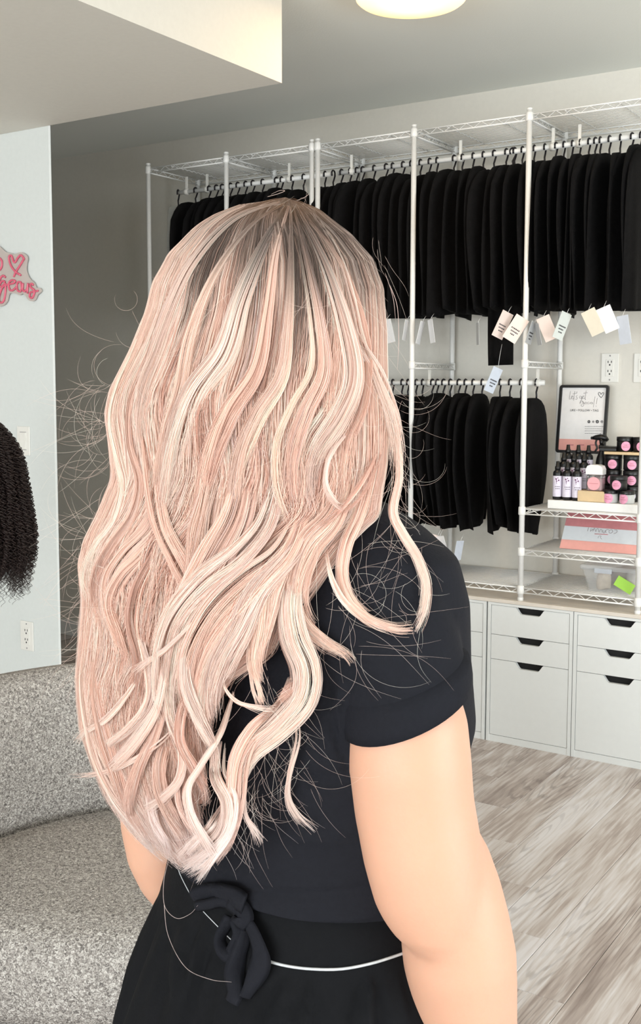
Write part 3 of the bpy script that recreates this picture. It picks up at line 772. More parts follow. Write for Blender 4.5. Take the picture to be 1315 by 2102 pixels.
lb = disc((b[0], b[1] - .0222, b[2] + .029), .026, mat('pink_round_label', rgb(240, 170, 178), .5, noise=(90, .05)), 'label', t)
q = MB(); q.box((b[0] - .018, b[1] - .0245, b[2] + .029), (b[0] + .018, b[1] - .0233, b[2] + .0305)); q.build('label_line', M_rose, lb, off=t.location)
# black jars
def wrap_label(b, r, zc, rad, m, parent, face):
    """round label bent round a jar; face = angle of its middle"""
    q = MB(); vs = []; fs = []; rr = r * 1.02
    rings_ = 3; n = 18
    vs.append((0, 0))
    for k in range(1, rings_ + 1):
        for j in range(n):
            a = 2 * PI * j / n; vs.append((rad * k / rings_ * math.cos(a), rad * k / rings_ * math.sin(a)))
    P = [(b[0] + rr * math.cos(face + u / rr), b[1] + rr * math.sin(face + u / rr), b[2] + zc + v) for u, v in vs]
    for j in range(n): fs.append((0, 1 + j, 1 + (j + 1) % n))
    for k in range(rings_ - 1):
        for j in range(n):
            a = 1 + k * n + j; c_ = 1 + k * n + (j + 1) % n; fs.append((a, a + n, c_ + n, c_))
    q.add(P, fs, True); o = q.build('label', m, parent)
    q = MB(); w = rad * .55
    q.tube([(b[0] + (rr + .0005) * math.cos(face + u / rr), b[1] + (rr + .0005) * math.sin(face + u / rr), b[2] + zc - rad * .15) for u in np.linspace(-w, w, 7)], .0008, 4)
    q.tube([(b[0] + (rr + .0005) * math.cos(face + u / rr), b[1] + (rr + .0005) * math.sin(face + u / rr), b[2] + zc + rad * .25) for u in np.linspace(-w * .6, w * .6, 5)], .0008, 4)
    q.build('label_print', M_rose, o, off=parent.location)
    return o
def jar(px, Y, zb, label, r=0.034, h=0.062, m=None, lm=None, turn=0.0, rad=0.0185, cat='jar', name='black_jar', group='black jars with pink labels', lid=M_black, zc=None):
    X = onY(px, 960, Y)[0]; b = (X, Y, zb)
    t = thing(name, label, cat, b, group)
    MB().lathe([(r * .9, 0), (r, .003), (r, h * .68), (r * .96, h * .70)], b, 22).build('jar_body', m or M_black, t)
    MB().lathe([(r * 1.02, h * .71), (r * 1.03, h * .73), (r * 1.03, h * .97), (r * .98, h)], b, 22).build('lid', lid, t)
    face = math.atan2(CAM[1] - Y, CAM[0] - X) + turn
    wrap_label(b, r, zc if zc is not None else h * .38, rad, lm or M_pink, t, face)
    return t
zb = ZS1 + 0.0345
J = 0.0625
M_clear = mat('frosted_jar', rgb(236, 238, 238), .25, trans=.35, noise=(40, .02))
jar(1254, 4.152, zb, 'small frosted jar with black lid, left of two at the front', .029, .050, M_clear, M_pink, -.35, .020, name='frosted_jar', group='frosted jars at the front')
jar(1288, 4.152, zb, 'small frosted jar with black lid, right of two at the front', .029, .050, M_clear, M_pink, -.55, .020, name='frosted_jar', group='frosted jars at the front')
jar(1270, 4.154, zb + .0505, 'black jar resting across the two frosted jars', .033, .056, turn=-.28)
for k, z in enumerate((0, 1, 2)):
    nm = ('bottom', 'middle', 'top')[k]
    jar(1258, 4.245, zb + J * k * .98 + .0, f'{nm} black jar of the left stack under the bamboo board', h=J * .97, turn=-.12)
    jar(1297, 4.240, zb + J * k * .98 + .0, f'{nm} black jar of the right stack under the bamboo board', h=J * .97, turn=-.05, lm=M_lilac if k == 0 else None)
zbam = zb + 3 * J * .98 + .0005
bx0, bx1 = onY(1239, 930, 4.2)[0], onY(1312, 930, 4.2)[0]
bb = MB().box((bx0, 4.2, zbam), (bx1 + .02, 4.29, zbam + .011), bevel=.002).build('bamboo_board', M_wood)
tag(bb, 'small bamboo board lying on the two stacks of black jars', 'board')
jar(1281, 4.248, zbam + .0115, 'left black jar on the bamboo board', .032, .058, turn=.1)
jar(1314, 4.248, zbam + .0115, 'right black jar on the bamboo board, cut by the post', .032, .058, turn=.0)
t = thing('flat_black_case', 'flat black tin lying on the left end of the bamboo board', 'tin', (onY(1252, 922, 4.235)[0], 4.235, zbam + .0115))
MB().box((t.location.x - .036, 4.205, zbam + .0115), (t.location.x + .034, 4.265, zbam + .026), bevel=.003).build('tin_body', M_black, t)
MB().box((t.location.x - .037, 4.204, zbam + .0262), (t.location.x + .035, 4.266, zbam + .031), bevel=.002).build('lid', M_black, t)
# trigger sprayer
X = onY(1234, 950, 4.295)[0]; b = (X, 4.295, zb)
t = thing('trigger_sprayer', 'black trigger spray bottle with pink label behind the clear pot', 'bottle', b)
MB().lathe([(.021, 0), (.0235, .004), (.0235, .145), (.020, .165), (.011, .188), (.0105, .2)], b, 18).build('bottle_body', M_black, t)
wrap_label(b, .0235, .105, .022, M_rose, t, math.atan2(-b[1], -b[0]))
q = MB(); z = b[2] + .2
q.lathe([(.0135, 0), (.0135, .014), (.011, .016)], (X, b[1], z), 14)
q.tube([(X - .038, b[1], z + .043), (X - .028, b[1], z + .045), (X - .008, b[1], z + .047), (X + .012, b[1], z + .045), (X + .024, b[1], z + .034)], [.007, .010, .013, .012, .007], 8)
q.tube([(X, b[1], z + .014), (X - .002, b[1], z + .04)], [.009, .011], 8)
q.build('spray_head', M_black, t)
MB().tube(smooth([(X - .022, b[1], z + .038), (X - .026, b[1], z + .022), (X - .020, b[1], z + .004), (X - .028, b[1], z - .012)], 4), .0042, 6).build('trigger', M_black, t)
MB().tube([(X - .038, b[1], z + .043), (X - .046, b[1], z + .043)], .0062, 8).build('nozzle', M_black, t)

# ------------------------------------------------------------------ pink box on the middle shelf
ZS2 = 0.807 + 0.0045
bxl, bxr = -1.597, -1.27
def by(z): return 4.165 + (z - ZS2) * 0.62
t = thing('pink_box', 'flat pink and white box leaning back on the middle shelf', 'box', ((bxl + bxr) / 2, by(ZS2), ZS2))
def slab(z0, z1, d0, d1, a=bxl, b_=bxr):
    vs = [(x, by(z) + d, z) for x in (a, b_) for d in (d0, d1) for z in (z0, z1)]
    return MB().add(vs, [(0, 1, 3, 2), (4, 6, 7, 5), (0, 4, 5, 1), (2, 3, 7, 6), (0, 2, 6, 4), (1, 5, 7, 3)])
z0 = ZS2 + .001
slab(z0, z0 + .142, .002, .05).build('box_body', M_salmon, t)
slab(z0 + .001, z0 + .034, -.0005, .002).build('salmon_band', M_salmon, t)
wb_ = slab(z0 + .0345, z0 + .0865, -.0005, .002).build('white_band', mat('pale_blue_card', rgb(214, 219, 224), .5, noise=(60, .02)), t)
slab(z0 + .087, z0 + .142, -.0005, .002).build('rose_band', M_rose, t)
def bpt(u, v):
    x, y = 1140 + u / 7.514, 1050 + v / 7.514; Y = 4.2
    for _ in range(5):
        p = onY(x, y, Y); Y = by(p[2]) - .001
    return p
q = MB()
for s_ in ([(507, 247), (490, 302)], [(547, 257), (535, 307), (575, 268), (572, 308)], [(572, 308), (600, 255), (612, 308)], [(622, 312), (632, 275), (655, 268), (662, 318)], [(676, 322), (684, 285), (705, 278), (715, 322)], [(728, 285), (732, 325), (752, 330), (762, 290)], [(825, 285), (790, 280), (770, 308), (780, 330)],
           [(850, 283), (822, 300), (828, 330), (858, 332), (880, 308), (868, 285), (850, 283)], [(905, 283), (945, 288), (938, 325), (895, 340)]):
    q.tube([bpt(*p) for p in (smooth(s_, 4) if len(s_) > 2 else s_)], .00105, 5)
q.build('lettering', M_grey, wb_, off=t.location)
q = MB(); q.tube([bpt(600, 345), bpt(805, 356)], .0016, 5); q.build('underline', M_rose, wb_, off=t.location)
q = MB(); q.tube([bpt(*p) for p in smooth([(655, 410), (665, 380), (700, 378), (690, 400), (712, 428)], 4)], .0008, 5); q.build('small_mark', M_grey, wb_, off=t.location)

# ------------------------------------------------------------------ clear bin on the lowest shelf
ZS3 = ZL + 0.0045
bx0, bx1 = -1.462, -1.268
t = thing('storage_bin', 'clear plastic storage bin with lid on the lowest shelf', 'bin', ((bx0 + bx1) / 2, 4.24, ZS3))
def rect(x0, x1, y0, y1, z, r=.012, n=4): return [(x, y, z) for x, y in rrect(x0, x1, y0, y1, r, n)]
q = MB(); q.rings([rect(bx0 - .028, bx1 + .006, 4.125, 4.365, ZS3 + .092), rect(bx0 - .004, bx1, 4.142, 4.35, ZS3 + .001), rect(bx0 - .001, bx1 - .003, 4.145, 4.347, ZS3 + .004), rect(bx0 - .025, bx1 + .003, 4.128, 4.362, ZS3 + .092)], caps=False)
k = len(q.v) // 4
q.f.append(tuple(range(k, 2 * k))); q.smooth.append(False); q.f.append(tuple(range(2 * k, 3 * k))[::-1]); q.smooth.append(False)
M_bin = mat('clear_bin', rgb(236, 238, 240), .15, alpha=.16, noise=(30, .02), spec=.4)
q.build('bin_body', M_bin, t)
q = MB(); q.rings([rect(bx0 - .034, bx1 + .010, 4.119, 4.371, ZS3 + .0885), rect(bx0 - .034, bx1 + .010, 4.119, 4.371, ZS3 + .1035), rect(bx0 - .028, bx1 + .006, 4.125, 4.365, ZS3 + .106)]); q.build('lid', mat('cloudy_lid', rgb(226, 229, 232), .25, alpha=.4, noise=(30, .03)), t)
q = MB(); q.box((bx0 + .03, 4.110, ZS3 + .078), (bx0 + .10, 4.1185, ZS3 + .098), bevel=.003); q.build('latch', mat('cloudy_latch', rgb(206, 212, 222), .3, alpha=.6, noise=(30, .03)), t)
def lump(name, label, cat, c, s, m, seed, rot=0):
    r = random.Random(seed); q = MB(); prof = [(0.2, -.5), (.45, -.46), (.5, -.1), (.47, .25), (.3, .46), (.1, .5)]
    rg = []
    for pr_, z in prof:
        rg.append([(c[0] + s[0] * pr_ * math.cos(a + rot) * (1 + .12 * math.sin(3 * a + seed)), c[1] + s[1] * pr_ * math.sin(a + rot), c[2] + s[2] * (z + .06 * math.sin(2 * a + seed))) for a in np.linspace(0, 2 * PI, 14, endpoint=False)])
    q.rings(rg); return tag(q.build(name, m), label, cat)
lump('makeup_sponge', 'beige wedge sponge inside the clear bin', 'sponge', (-1.415, 4.185, ZS3 + .042), (.058, .05, .072), mat('beige_sponge', rgb(206, 190, 172), .8, noise=(60, .1)), 3)
lump('brown_pouch', 'brown cloth pouch at the back of the clear bin', 'pouch', (-1.36, 4.28, ZS3 + .046), (.15, .09, .08), mat('brown_cloth', rgb(128, 104, 92), .9, noise=(40, .25)), 5)
lump('grey_pouch', 'crumpled pale grey bag inside the clear bin behind the green card', 'pouch', (-1.305, 4.22, ZS3 + .045), (.065, .06, .08), mat('grey_bag', rgb(168, 160, 156), .6, noise=(40, .2)), 8)
c = Vector(onY(1281, 1201, 4.112)); T = Matrix.Translation(c) @ Matrix.Rotation(math.radians(27), 4, 'Y') @ Matrix.Rotation(-.10, 4, 'X')
gq = MB().box((-.037, -.0008, -.021), (.037, .0008, .021), T).build('green_card', mat('lime_card', rgb(168, 222, 84), .6, noise=(60, .03)))
tag(gq, 'tilted lime green card stuck to the front of the clear bin', 'card')

# ------------------------------------------------------------------ boucle barrel sofa
def VR(u, w, z):     # level view frame: u right, w away, z up
    p = R0 * u + F0 * w; return Vector((p[0], p[1], z))
def boucle():
    m = bpy.data.materials.new('boucle_fabric'); m.use_nodes = True
    nt = m.node_tree; N = nt.nodes; L = nt.links; b = N['Principled BSDF']
    tc = N.new('ShaderNodeTexCoord')
    vo = N.new('ShaderNodeTexVoronoi'); vo.inputs['Scale'].default_value = 260; vo.inputs['Randomness'].default_value = 1
    no = N.new('ShaderNodeTexNoise'); no.inputs['Scale'].default_value = 170; no.inputs['Detail'].default_value = 2
    wa = N.new('ShaderNodeVectorMath'); wa.operation = 'MULTIPLY_ADD'; wa.inputs[1].default_value = (.012, .012, .012)
    L.new(tc.outputs['Object'], no.inputs['Vector']); L.new(no.outputs['Color'], wa.inputs[0]); L.new(tc.outputs['Object'], wa.inputs[2]); L.new(wa.outputs[0], vo.inputs['Vector'])
    r = N.new('ShaderNodeValToRGB'); c = r.color_ramp
    c.elements[0].position = .34; c.elements[0].color = (*rgb(108, 103, 100), 1)
    c.elements[1].position = .68; c.elements[1].color = (*rgb(224, 219, 213), 1)
    e = c.elements.new(.5); e.color = (*rgb(168, 161, 155), 1)
    n2 = N.new('ShaderNodeTexNoise'); n2.inputs['Scale'].default_value = 210; n2.inputs['Detail'].default_value = 3; n2.inputs['Distortion'].default_value = 1.2
    L.new(tc.outputs['Object'], n2.inputs['Vector'])
    L.new(n2.outputs['Fac'], r.inputs['Fac']); L.new(r.outputs[0], b.inputs['Base Color'])
    b.inputs['Roughness'].default_value = .95; b.inputs['Specular IOR Level'].default_value = .15
    ad = N.new('ShaderNodeMath'); ad.operation = 'ADD'; L.new(vo.outputs['Distance'], ad.inputs[0]); L.new(n2.outputs['Fac'], ad.inputs[1])
    bp = N.new('ShaderNodeBump'); bp.inputs['Strength'].default_value = .8; bp.inputs['Distance'].default_value = .004
    L.new(ad.outputs[0], bp.inputs['Height']); L.new(bp.outputs[0], b.inputs['Normal'])
    return m
M_bou = boucle()
SU, SW, SR = -.334, 2.06, .556
so = thing('barrel_sofa', 'curved grey boucle barrel sofa standing in front of the left wall', 'sofa', VR(SU, SW, 0))
# backrest: arc with rounded top
sec = [(SR + .15, .10), (SR + .165, .30), (SR + .16, .66), (SR + .14, .735), (SR + .10, .775), (SR + .055, .782), (SR + .018, .765), (SR + .002, .72), (SR - .004, .60), (SR + .0, .43), (SR + .004, .32), (SR + .004, .10)]
rg = []
NA = 44
for k in range(NA + 1):
    a = math.radians(52 + 150 * k / NA)
    drop = 0.0
    ends = min(k, NA - k) / 5; e = 1 if ends >= 1 else math.sqrt(1 - (1 - ends) ** 2)
    ring_ = []
    for r_, z_ in sec:
        rm = SR + .08; rr = rm + (r_ - rm) * max(.15, e); zz = .44 + (z_ - .44) * (max(.3, e) if z_ > .44 else 1)
        bulge = .012 * math.sin((zz - .45) / .3 * PI) if zz > .45 and r_ < SR + .03 else 0
        ring_.append(VR(SU + (rr - bulge) * math.cos(a), SW + (rr - bulge) * math.sin(a), zz))
    rg.append(ring_)
MB().rings(rg).build('backrest', M_bou, so)
def dshape(sh, z, wf):
    out = []
    R_ = SR - .004 - sh
    for k in range(64):
        a = 2 * PI * k / 64; u, w = math.cos(a) * R_, math.sin(a) * R_
        lim = wf + sh
        if w < lim: 
            f = (lim - w); w = lim - .30 * f
        if SU + u > .10 - sh: u = (.10 - sh) - SU + .05 * math.tanh((SU + u - .10 + sh) / .3)
        out.append(VR(SU + u, SW + w, z))
    return out
cu = [(.05, .262), (.012, .275), (0, .31), (0, .37), (.006, .405), (.02, .432), (.05, .447), (.12, .452), (.3, .455)]
q = MB(); q.rings([dshape(s_, z_, .0) for s_, z_ in cu]); q.build('seat_cushion', M_bou, so)
q = MB(); q.rings([dshape(s_, z_, .0) for s_, z_ in ((.03, .05), (.015, .07), (.012, .235), (.03, .258))]); q.build('sofa_base', M_bou, so)
q = MB(); q.rings([dshape(.10, z_, .0) for z_ in (.0, .05)]); q.build('plinth', M_black, so)

# ------------------------------------------------------------------ curly wig on a stand, at the left edge
WU, WW = -1.055, 3.10
def strands_obj(name, parent, pos, radii, cols, material, off):
    """pos: list of (n,3) arrays"""
    cd = bpy.data.hair_curves.new(name)
    cd.add_curves([len(p) for p in pos])
    P = np.concatenate(pos).astype(np.float32) - np.asarray(off, np.float32)
    cd.attributes['position'].data.foreach_set('vector', P.ravel())
    ra = cd.attributes.get('radius') or cd.attributes.new('radius', 'FLOAT', 'POINT')
    ra.data.foreach_set('value', np.concatenate(radii).astype(np.float32))
    if cols is not None:
        ca = cd.attributes.new('dye_and_glow', 'FLOAT_COLOR', 'POINT')
        C4 = np.concatenate(cols).astype(np.float32); ca.data.foreach_set('color', C4.ravel())
    cd.materials.append(material)
    o = link(name, cd, parent); o['kind'] = 'stuff'
    return o
wp = VR(WU, WW, 1.0)
ws = thing('wig_stand', 'black tripod wig stand at the left picture edge behind the sofa', 'stand', (wp.x, wp.y, 0))
MB().tube([(wp.x, wp.y, .22), (wp.x, wp.y, 1.16)], .012, 12).build('pole', M_black, ws)
for k in range(3):
    a = 2 * PI * k / 3 + .4
    MB().tube([(wp.x, wp.y, .42), (wp.x + .22 * math.cos(a), wp.y + .22 * math.sin(a), .01)], .008, 8).build('leg', M_black, ws)
MB().lathe([(.02, 1.1), (.055, 1.13), (.085, 1.2), (.095, 1.27), (.085, 1.34), (.05, 1.375), (.01, 1.385)], (wp.x, wp.y, 0), 20).build('head_block', M_black, ws)
wg = thing('curly_wig', 'long dark brown curly wig on a stand, cut by the left picture edge', 'wig', (wp.x, wp.y, 1.39))
M_curl = mat('dark_curls', rgb(38, 26, 24), .5, spec=.4, noise=(60, .2))
q = MB(); q.rings([[Vector((wp.x, wp.y, z_)) + VR(r_ * math.cos(a), r_ * .8 * math.sin(a), 0) for a in np.linspace(0, 2 * PI, 24, endpoint=False)] for r_, z_ in ((.10, .90), (.15, .97), (.155, 1.1), (.145, 1.25), (.11, 1.34), (.04, 1.392))]); q.build('inner_hair', M_curl, wg)
pos, rad = [], []
for i in range(1000):
    a = rng.uniform(0, 2 * PI); L = rng.uniform(.44, .56); n = 170; tt = np.linspace(0, 1, n)
    R_ = .195 * np.minimum(1, np.sqrt(np.sin(np.minimum(1, tt * 2.4) * PI / 2)) * (.72 + .35 * tt)) * rng.uniform(.74, 1.06) * (1 - .12 * np.maximum(0, tt - .8) / .2)
    R_[0] = .02
    z_ = 1.395 - (tt ** 1.15) * L + .0 * tt
    f_ = rng.uniform(24, 36); ph = rng.uniform(0, 6.28); cr = rng.uniform(.0035, .0065) * np.minimum(1, tt * 4)
    aa = a + .12 * np.sin(tt * 5 + ph)
    u = R_ * np.cos(aa) + cr * np.cos(f_ * 2 * PI * tt + ph); w = .8 * R_ * np.sin(aa) + cr * np.sin(f_ * 2 * PI * tt + ph)
    pos.append(np.array([wp.x, wp.y, 0]) + u[:, None] * R0 + w[:, None] * F0 + z_[:, None] * UP)
    rad.append(np.full(n, .0011) * np.clip((1 - tt) * 6, .35, 1))
strands_obj('curls', wg, pos, rad, None, M_curl, tuple(wg.location))

# ------------------------------------------------------------------ the person
FACE = math.radians(38)                                    # she faces away and to the right
BF = F0 * math.cos(FACE) + R0 * math.sin(FACE)             # body forward
BR = R0 * math.cos(FACE) - F0 * math.sin(FACE)             # body right
AX = R0 * -.032 + F0 * 1.03                                # body axis on the floor
HX = R0 * -.058 + F0 * 1.03
def bring(z, a, bb, bf, off=(0, 0), n=40, ax=None):
    out = []; A_ = AX if ax is None else ax
    for k in range(n):
        t = 2 * PI * k / n; c, s = math.cos(t), math.sin(t)
        p = A_ + BR * (off[0] + a * c) + BF * (off[1] + (bf if s > 0 else bb) * s)
        out.append(Vector((p[0], p[1], z)))
    return out
def pxtube(mb, pts, n=20, grow=0.0):
    """limb from (px x, px y, depth, half width px)"""
    P = [V(x, y, Z) for x, y, Z, h in pts]; r = [h * Z / FPX + grow for x, y, Z, h in pts]
    mb.tube(P, r, n)
    return P
def remesh(mb, name, voxel, sm=6, f=0.5):
    me = mb.mesh(name); ob = link(name, me)
    m = ob.modifiers.new('r', 'REMESH'); m.mode = 'VOXEL'; m.voxel_size = voxel
    s_ = ob.modifiers.new('s', 'SMOOTH'); s_.iterations = sm; s_.factor = f
    bpy.context.view_layer.update()
    out = bpy.data.meshes.new_from_object(ob.evaluated_get(bpy.context.evaluated_depsgraph_get()))
    bpy.data.objects.remove(ob)
    out.polygons.foreach_set('use_smooth', [True] * len(out.polygons))
    return out
person = thing('person', 'person seen from behind with long wavy pale pink hair, black T-shirt and skirt', 'person', (AX[0], AX[1], 0))
OFF = Vector(person.location)

torso = [(1.375, .054, .054, .05, (0, .01)), (1.345, .085, .06, .058, (0, .0)), (1.325, .125, .07, .075, (0, 0)), (1.30, .160, .085, .09, (0, 0)), (1.26, .170, .098, .105, (0, 0)),
         (1.20, .166, .100, .13, (0, 0)), (1.13, .160, .096, .172, (0, 0)), (1.08, .150, .092, .150, (0, 0)), (1.02, .140, .090, .115, (0, 0)), (.97, .136, .090, .11, (0, 0)),
         (.92, .136, .094, .108, (0, 0)), (.86, .135, .095, .10, (0, 0)), (.79, .135, .095, .095, (0, 0)), (.74, .13, .09, .09, (0, 0))]
body = MB()
body.rings([bring(z, a - .006 * (z < 1.29) - .006 * (z < .96), b - .006 * (z < 1.29) - .006 * (z < .96), f - .006 * (z < 1.29) - .01 * (z < .96), o) for z, a, b, f, o in torso])
# neck and head
body.rings([bring(z, r, r, r, (0, .012 + (1.33 - z) * -.12), ax=HX * .5 + AX * .5 if z < 1.36 else HX) for z, r in ((1.30, .06), (1.34, .055), (1.38, .052), (1.43, .052))])
hd = [(1.612, .02, .03, .02), (1.603, .045, .06, .05), (1.58, .066, .086, .075), (1.55, .075, .096, .088), (1.515, .076, .097, .09), (1.48, .074, .088, .09), (1.45, .070, .07, .092), (1.425, .060, .05, .094), (1.405, .045, .03, .092), (1.394, .026, .0, .084)]
body.rings([bring(z, a, b, f, (0, .012), ax=HX) for z, a, b, f in hd])
hp_ = lambda r_, f_, z_: Vector((HX[0] + BR[0] * r_ + BF[0] * f_, HX[1] + BR[1] * r_ + BF[1] * f_, z_))
body.tube([hp_(0, .10, 1.515), hp_(0, .112, 1.49), hp_(0, .122, 1.468), hp_(0, .105, 1.46)], [.008, .010, .0135, .010], 10)
body.tube([hp_(-.022, .096, 1.438), hp_(0, .108, 1.441), hp_(.022, .096, 1.438)], [.004, .0075, .004], 8)
body.tube([hp_(-.018, .096, 1.430), hp_(0, .106, 1.430), hp_(.018, .096, 1.430)], [.004, .007, .004], 8)
for s_ in (-1, 1):
    body.tube([hp_(s_ * .012, .102, 1.527), hp_(s_ * .04, .094, 1.53), hp_(s_ * .062, .075, 1.522)], [.006, .0075, .004], 8)
    body.tube([hp_(s_ * .077, .005, 1.52), hp_(s_ * .086, -.006, 1.515), hp_(s_ * .086, -.004, 1.485), hp_(s_ * .076, .006, 1.465)], [.009, .013, .012, .006], 8, flat=.5)
# right arm (nearest the camera): upper arm ends in the elbow, forearm starts inside it
pxtube(body, [(750, 1220, .958, 70), (795, 1290, .947, 94), (820, 1390, .937, 108), (836, 1490, .935, 124), (840, 1560, .936, 127), (849, 1650, .94, 124), (867, 1750, .944, 123), (883, 1830, .946, 117), (890, 1880, .944, 104), (890, 1922, .942, 84), (886, 1948, .941, 58), (882, 1964, .941, 26)], 28)
fore = [(886, 1720, .955, 92), (905, 1770, .956, 102), (920, 1830, .958, 109), (932, 1890, .962, 113), (942, 1960, .968, 117), (950, 2030, .978, 111), (961, 2102, .99, 100), (982, 2220, 1.01, 86), (1000, 2350, 1.035, 70), (1012, 2460, 1.06, 56), (1016, 2520, 1.075, 55)]
pxtube(body, fore, 28)
# left arm, bent forward in front of the belly
pxtube(body, [(400, 1180, 1.09, 64), (348, 1220, 1.12, 78), (318, 1400, 1.15, 74), (320, 1600, 1.165, 78), (326, 1690, 1.17, 78), (338, 1750, 1.172, 77), (356, 1800, 1.176, 70), (374, 1840, 1.18, 56), (386, 1864, 1.182, 30)], 24)
pxtube(body, [(345, 1730, 1.175, 64), (372, 1785, 1.18, 64), (415, 1830, 1.195, 58), (500, 1872, 1.215, 50), (590, 1900, 1.225, 42)], 24)
def hand(P0, d, side, palm, curl=.5):
    """P0 wrist, d direction, side = towards the thumb, palm = palm normal"""
    d, side, palm = [Vector(v).normalized() for v in (d, side, palm)]
    P0 = Vector(P0)
    rings_ = []
    for t, w, th in ((-.01, .026, .021), (.02, .030, .018), (.05, .038, .015), (.08, .040, .013), (.092, .036, .010)):
        c = P0 + d * t
        rings_.append([c + side * (w * math.cos(a)) + palm * (th * math.sin(a)) for a in np.linspace(0, 2 * PI, 16, endpoint=False)])
    body.rings(rings_)
    for k, (o, L, r) in enumerate(((.029, .068, .0088), (.010, .078, .0092), (-.010, .072, .0088), (-.029, .056, .0078))):
        p = P0 + d * .078 + side * o; pts = [p]; dd = d.copy()
        for sgm in (.38, .34, .28):
            dd = (dd + palm * curl * (.55 if sgm > .3 else .5)).normalized(); p = p + dd * (L * sgm + .006); pts.append(p.copy())
        body.tube(pts, [r * 1.08, r, r * .94, r * .7], 10)
    p = P0 + d * .025 + side * .026
    body.tube([p, p + d * .022 + side * .022 + palm * .006, p + d * .05 + side * .03 + palm * .014, p + d * .072 + side * .028 + palm * .02], [.014, .0125, .0105, .007], 10)
wr_ = V(1016, 2520, 1.075)
hand(wr_, -UP * .9 + F0 * .35 + R0 * .05, F0 * .8 - UP * -.2 - R0 * .1, -R0, .35)
wl_ = V(590, 1900, 1.225)
hand(wl_, R0 * .9 + F0 * .1 - UP * .25, UP * .8 + R0 * .2, -F0, .3)
# legs and feet
for s_ in (-1, 1):
    c = AX + BR * s_ * .085
    P = [Vector((c[0], c[1], .80)), Vector((c[0], c[1], .62)), Vector((c[0] + BF[0] * .01, c[1] + BF[1] * .01, .44)), Vector((c[0] - BF[0] * .012, c[1] - BF[1] * .012, .31)), Vector((c[0] - BF[0] * .02, c[1] - BF[1] * .02, .09)), Vector((c[0] - BF[0] * .02, c[1] - BF[1] * .02, .03))]
    body.tube(P, [.085, .078, .055, .054, .036, .038], 18)
    a = Vector(c) - Vector(BF) * .03; f = Vector(c) + Vector(BF) * .12
    body.tube([Vector((a.x, a.y, .045)), Vector((c[0] + BF[0] * .05, c[1] + BF[1] * .05, .045)), Vector((f.x, f.y, .03)), Vector((f.x + BF[0] * .05, f.y + BF[1] * .05, .022))], [.036, .036, .03, .016], 14)
bme = remesh(body, 'body', .0042, 9)
bme.transform(Matrix.Translation(-OFF)); bme.materials.append(M_skin)
body_o = link('body', bme, person)

# ---- T-shirt
sh = MB()
gr = lambda z: float(np.interp(z, [.9, .97, 1.05], [.017, .014, .007]))
sh.rings([bring(z, a + gr(z), b + gr(z), f + gr(z), o) for z, a, b, f, o in torso[1:] if z > .88])
def sleeve(pts):
    rr = []
    for x, y, Z, h, al, be in pts:
        c = V(x, y, Z); r = h * Z / FPX + .003
        e1 = R0 * math.cos(al) + UP * math.sin(al); e2 = F0 * math.cos(be) + UP * math.sin(be)
        rr.append([Vector(c + e1 * r * math.cos(t) + e2 * r * .98 * math.sin(t)) for t in np.linspace(0, 2 * PI, 36, endpoint=False)])
    sh.rings(rr)
sleeve([(715, 1180, .965, 84, .95, .1), (764, 1196, .955, 106, .75, .1), (797, 1245, .947, 116, .42, .1), (815, 1320, .941, 121, .30, .12), (828, 1400, .937, 127, .29, .14), (830, 1415, .936, 128, .33, .15), (831, 1424, .936, 128, .34, .155)])
sleeve([(400, 1170, 1.09, 88, -.7, 0), (345, 1200, 1.12, 106, -.5, 0), (322, 1300, 1.14, 100, -.2, 0), (316, 1420, 1.15, 96, -.1, 0), (316, 1500, 1.155, 95, -.1, 0)])
def cuff(pts, name, parent):
    rr = []
    for x, y, Z, h, al, be, gw in pts:
        c = V(x, y, Z); r = h * Z / FPX + .003 + gw
        e1 = R0 * math.cos(al) + UP * math.sin(al); e2 = F0 * math.cos(be) + UP * math.sin(be)
        rr.append([Vector(c + e1 * r * math.cos(t) + e2 * r * .98 * math.sin(t)) for t in np.linspace(0, 2 * PI, 48, endpoint=False)])
    q = MB(); q.rings(rr, caps=False); return q.build(name, M_shirt, parent, off=OFF)
sme = remesh(sh, 'shirt', .0046, 7)
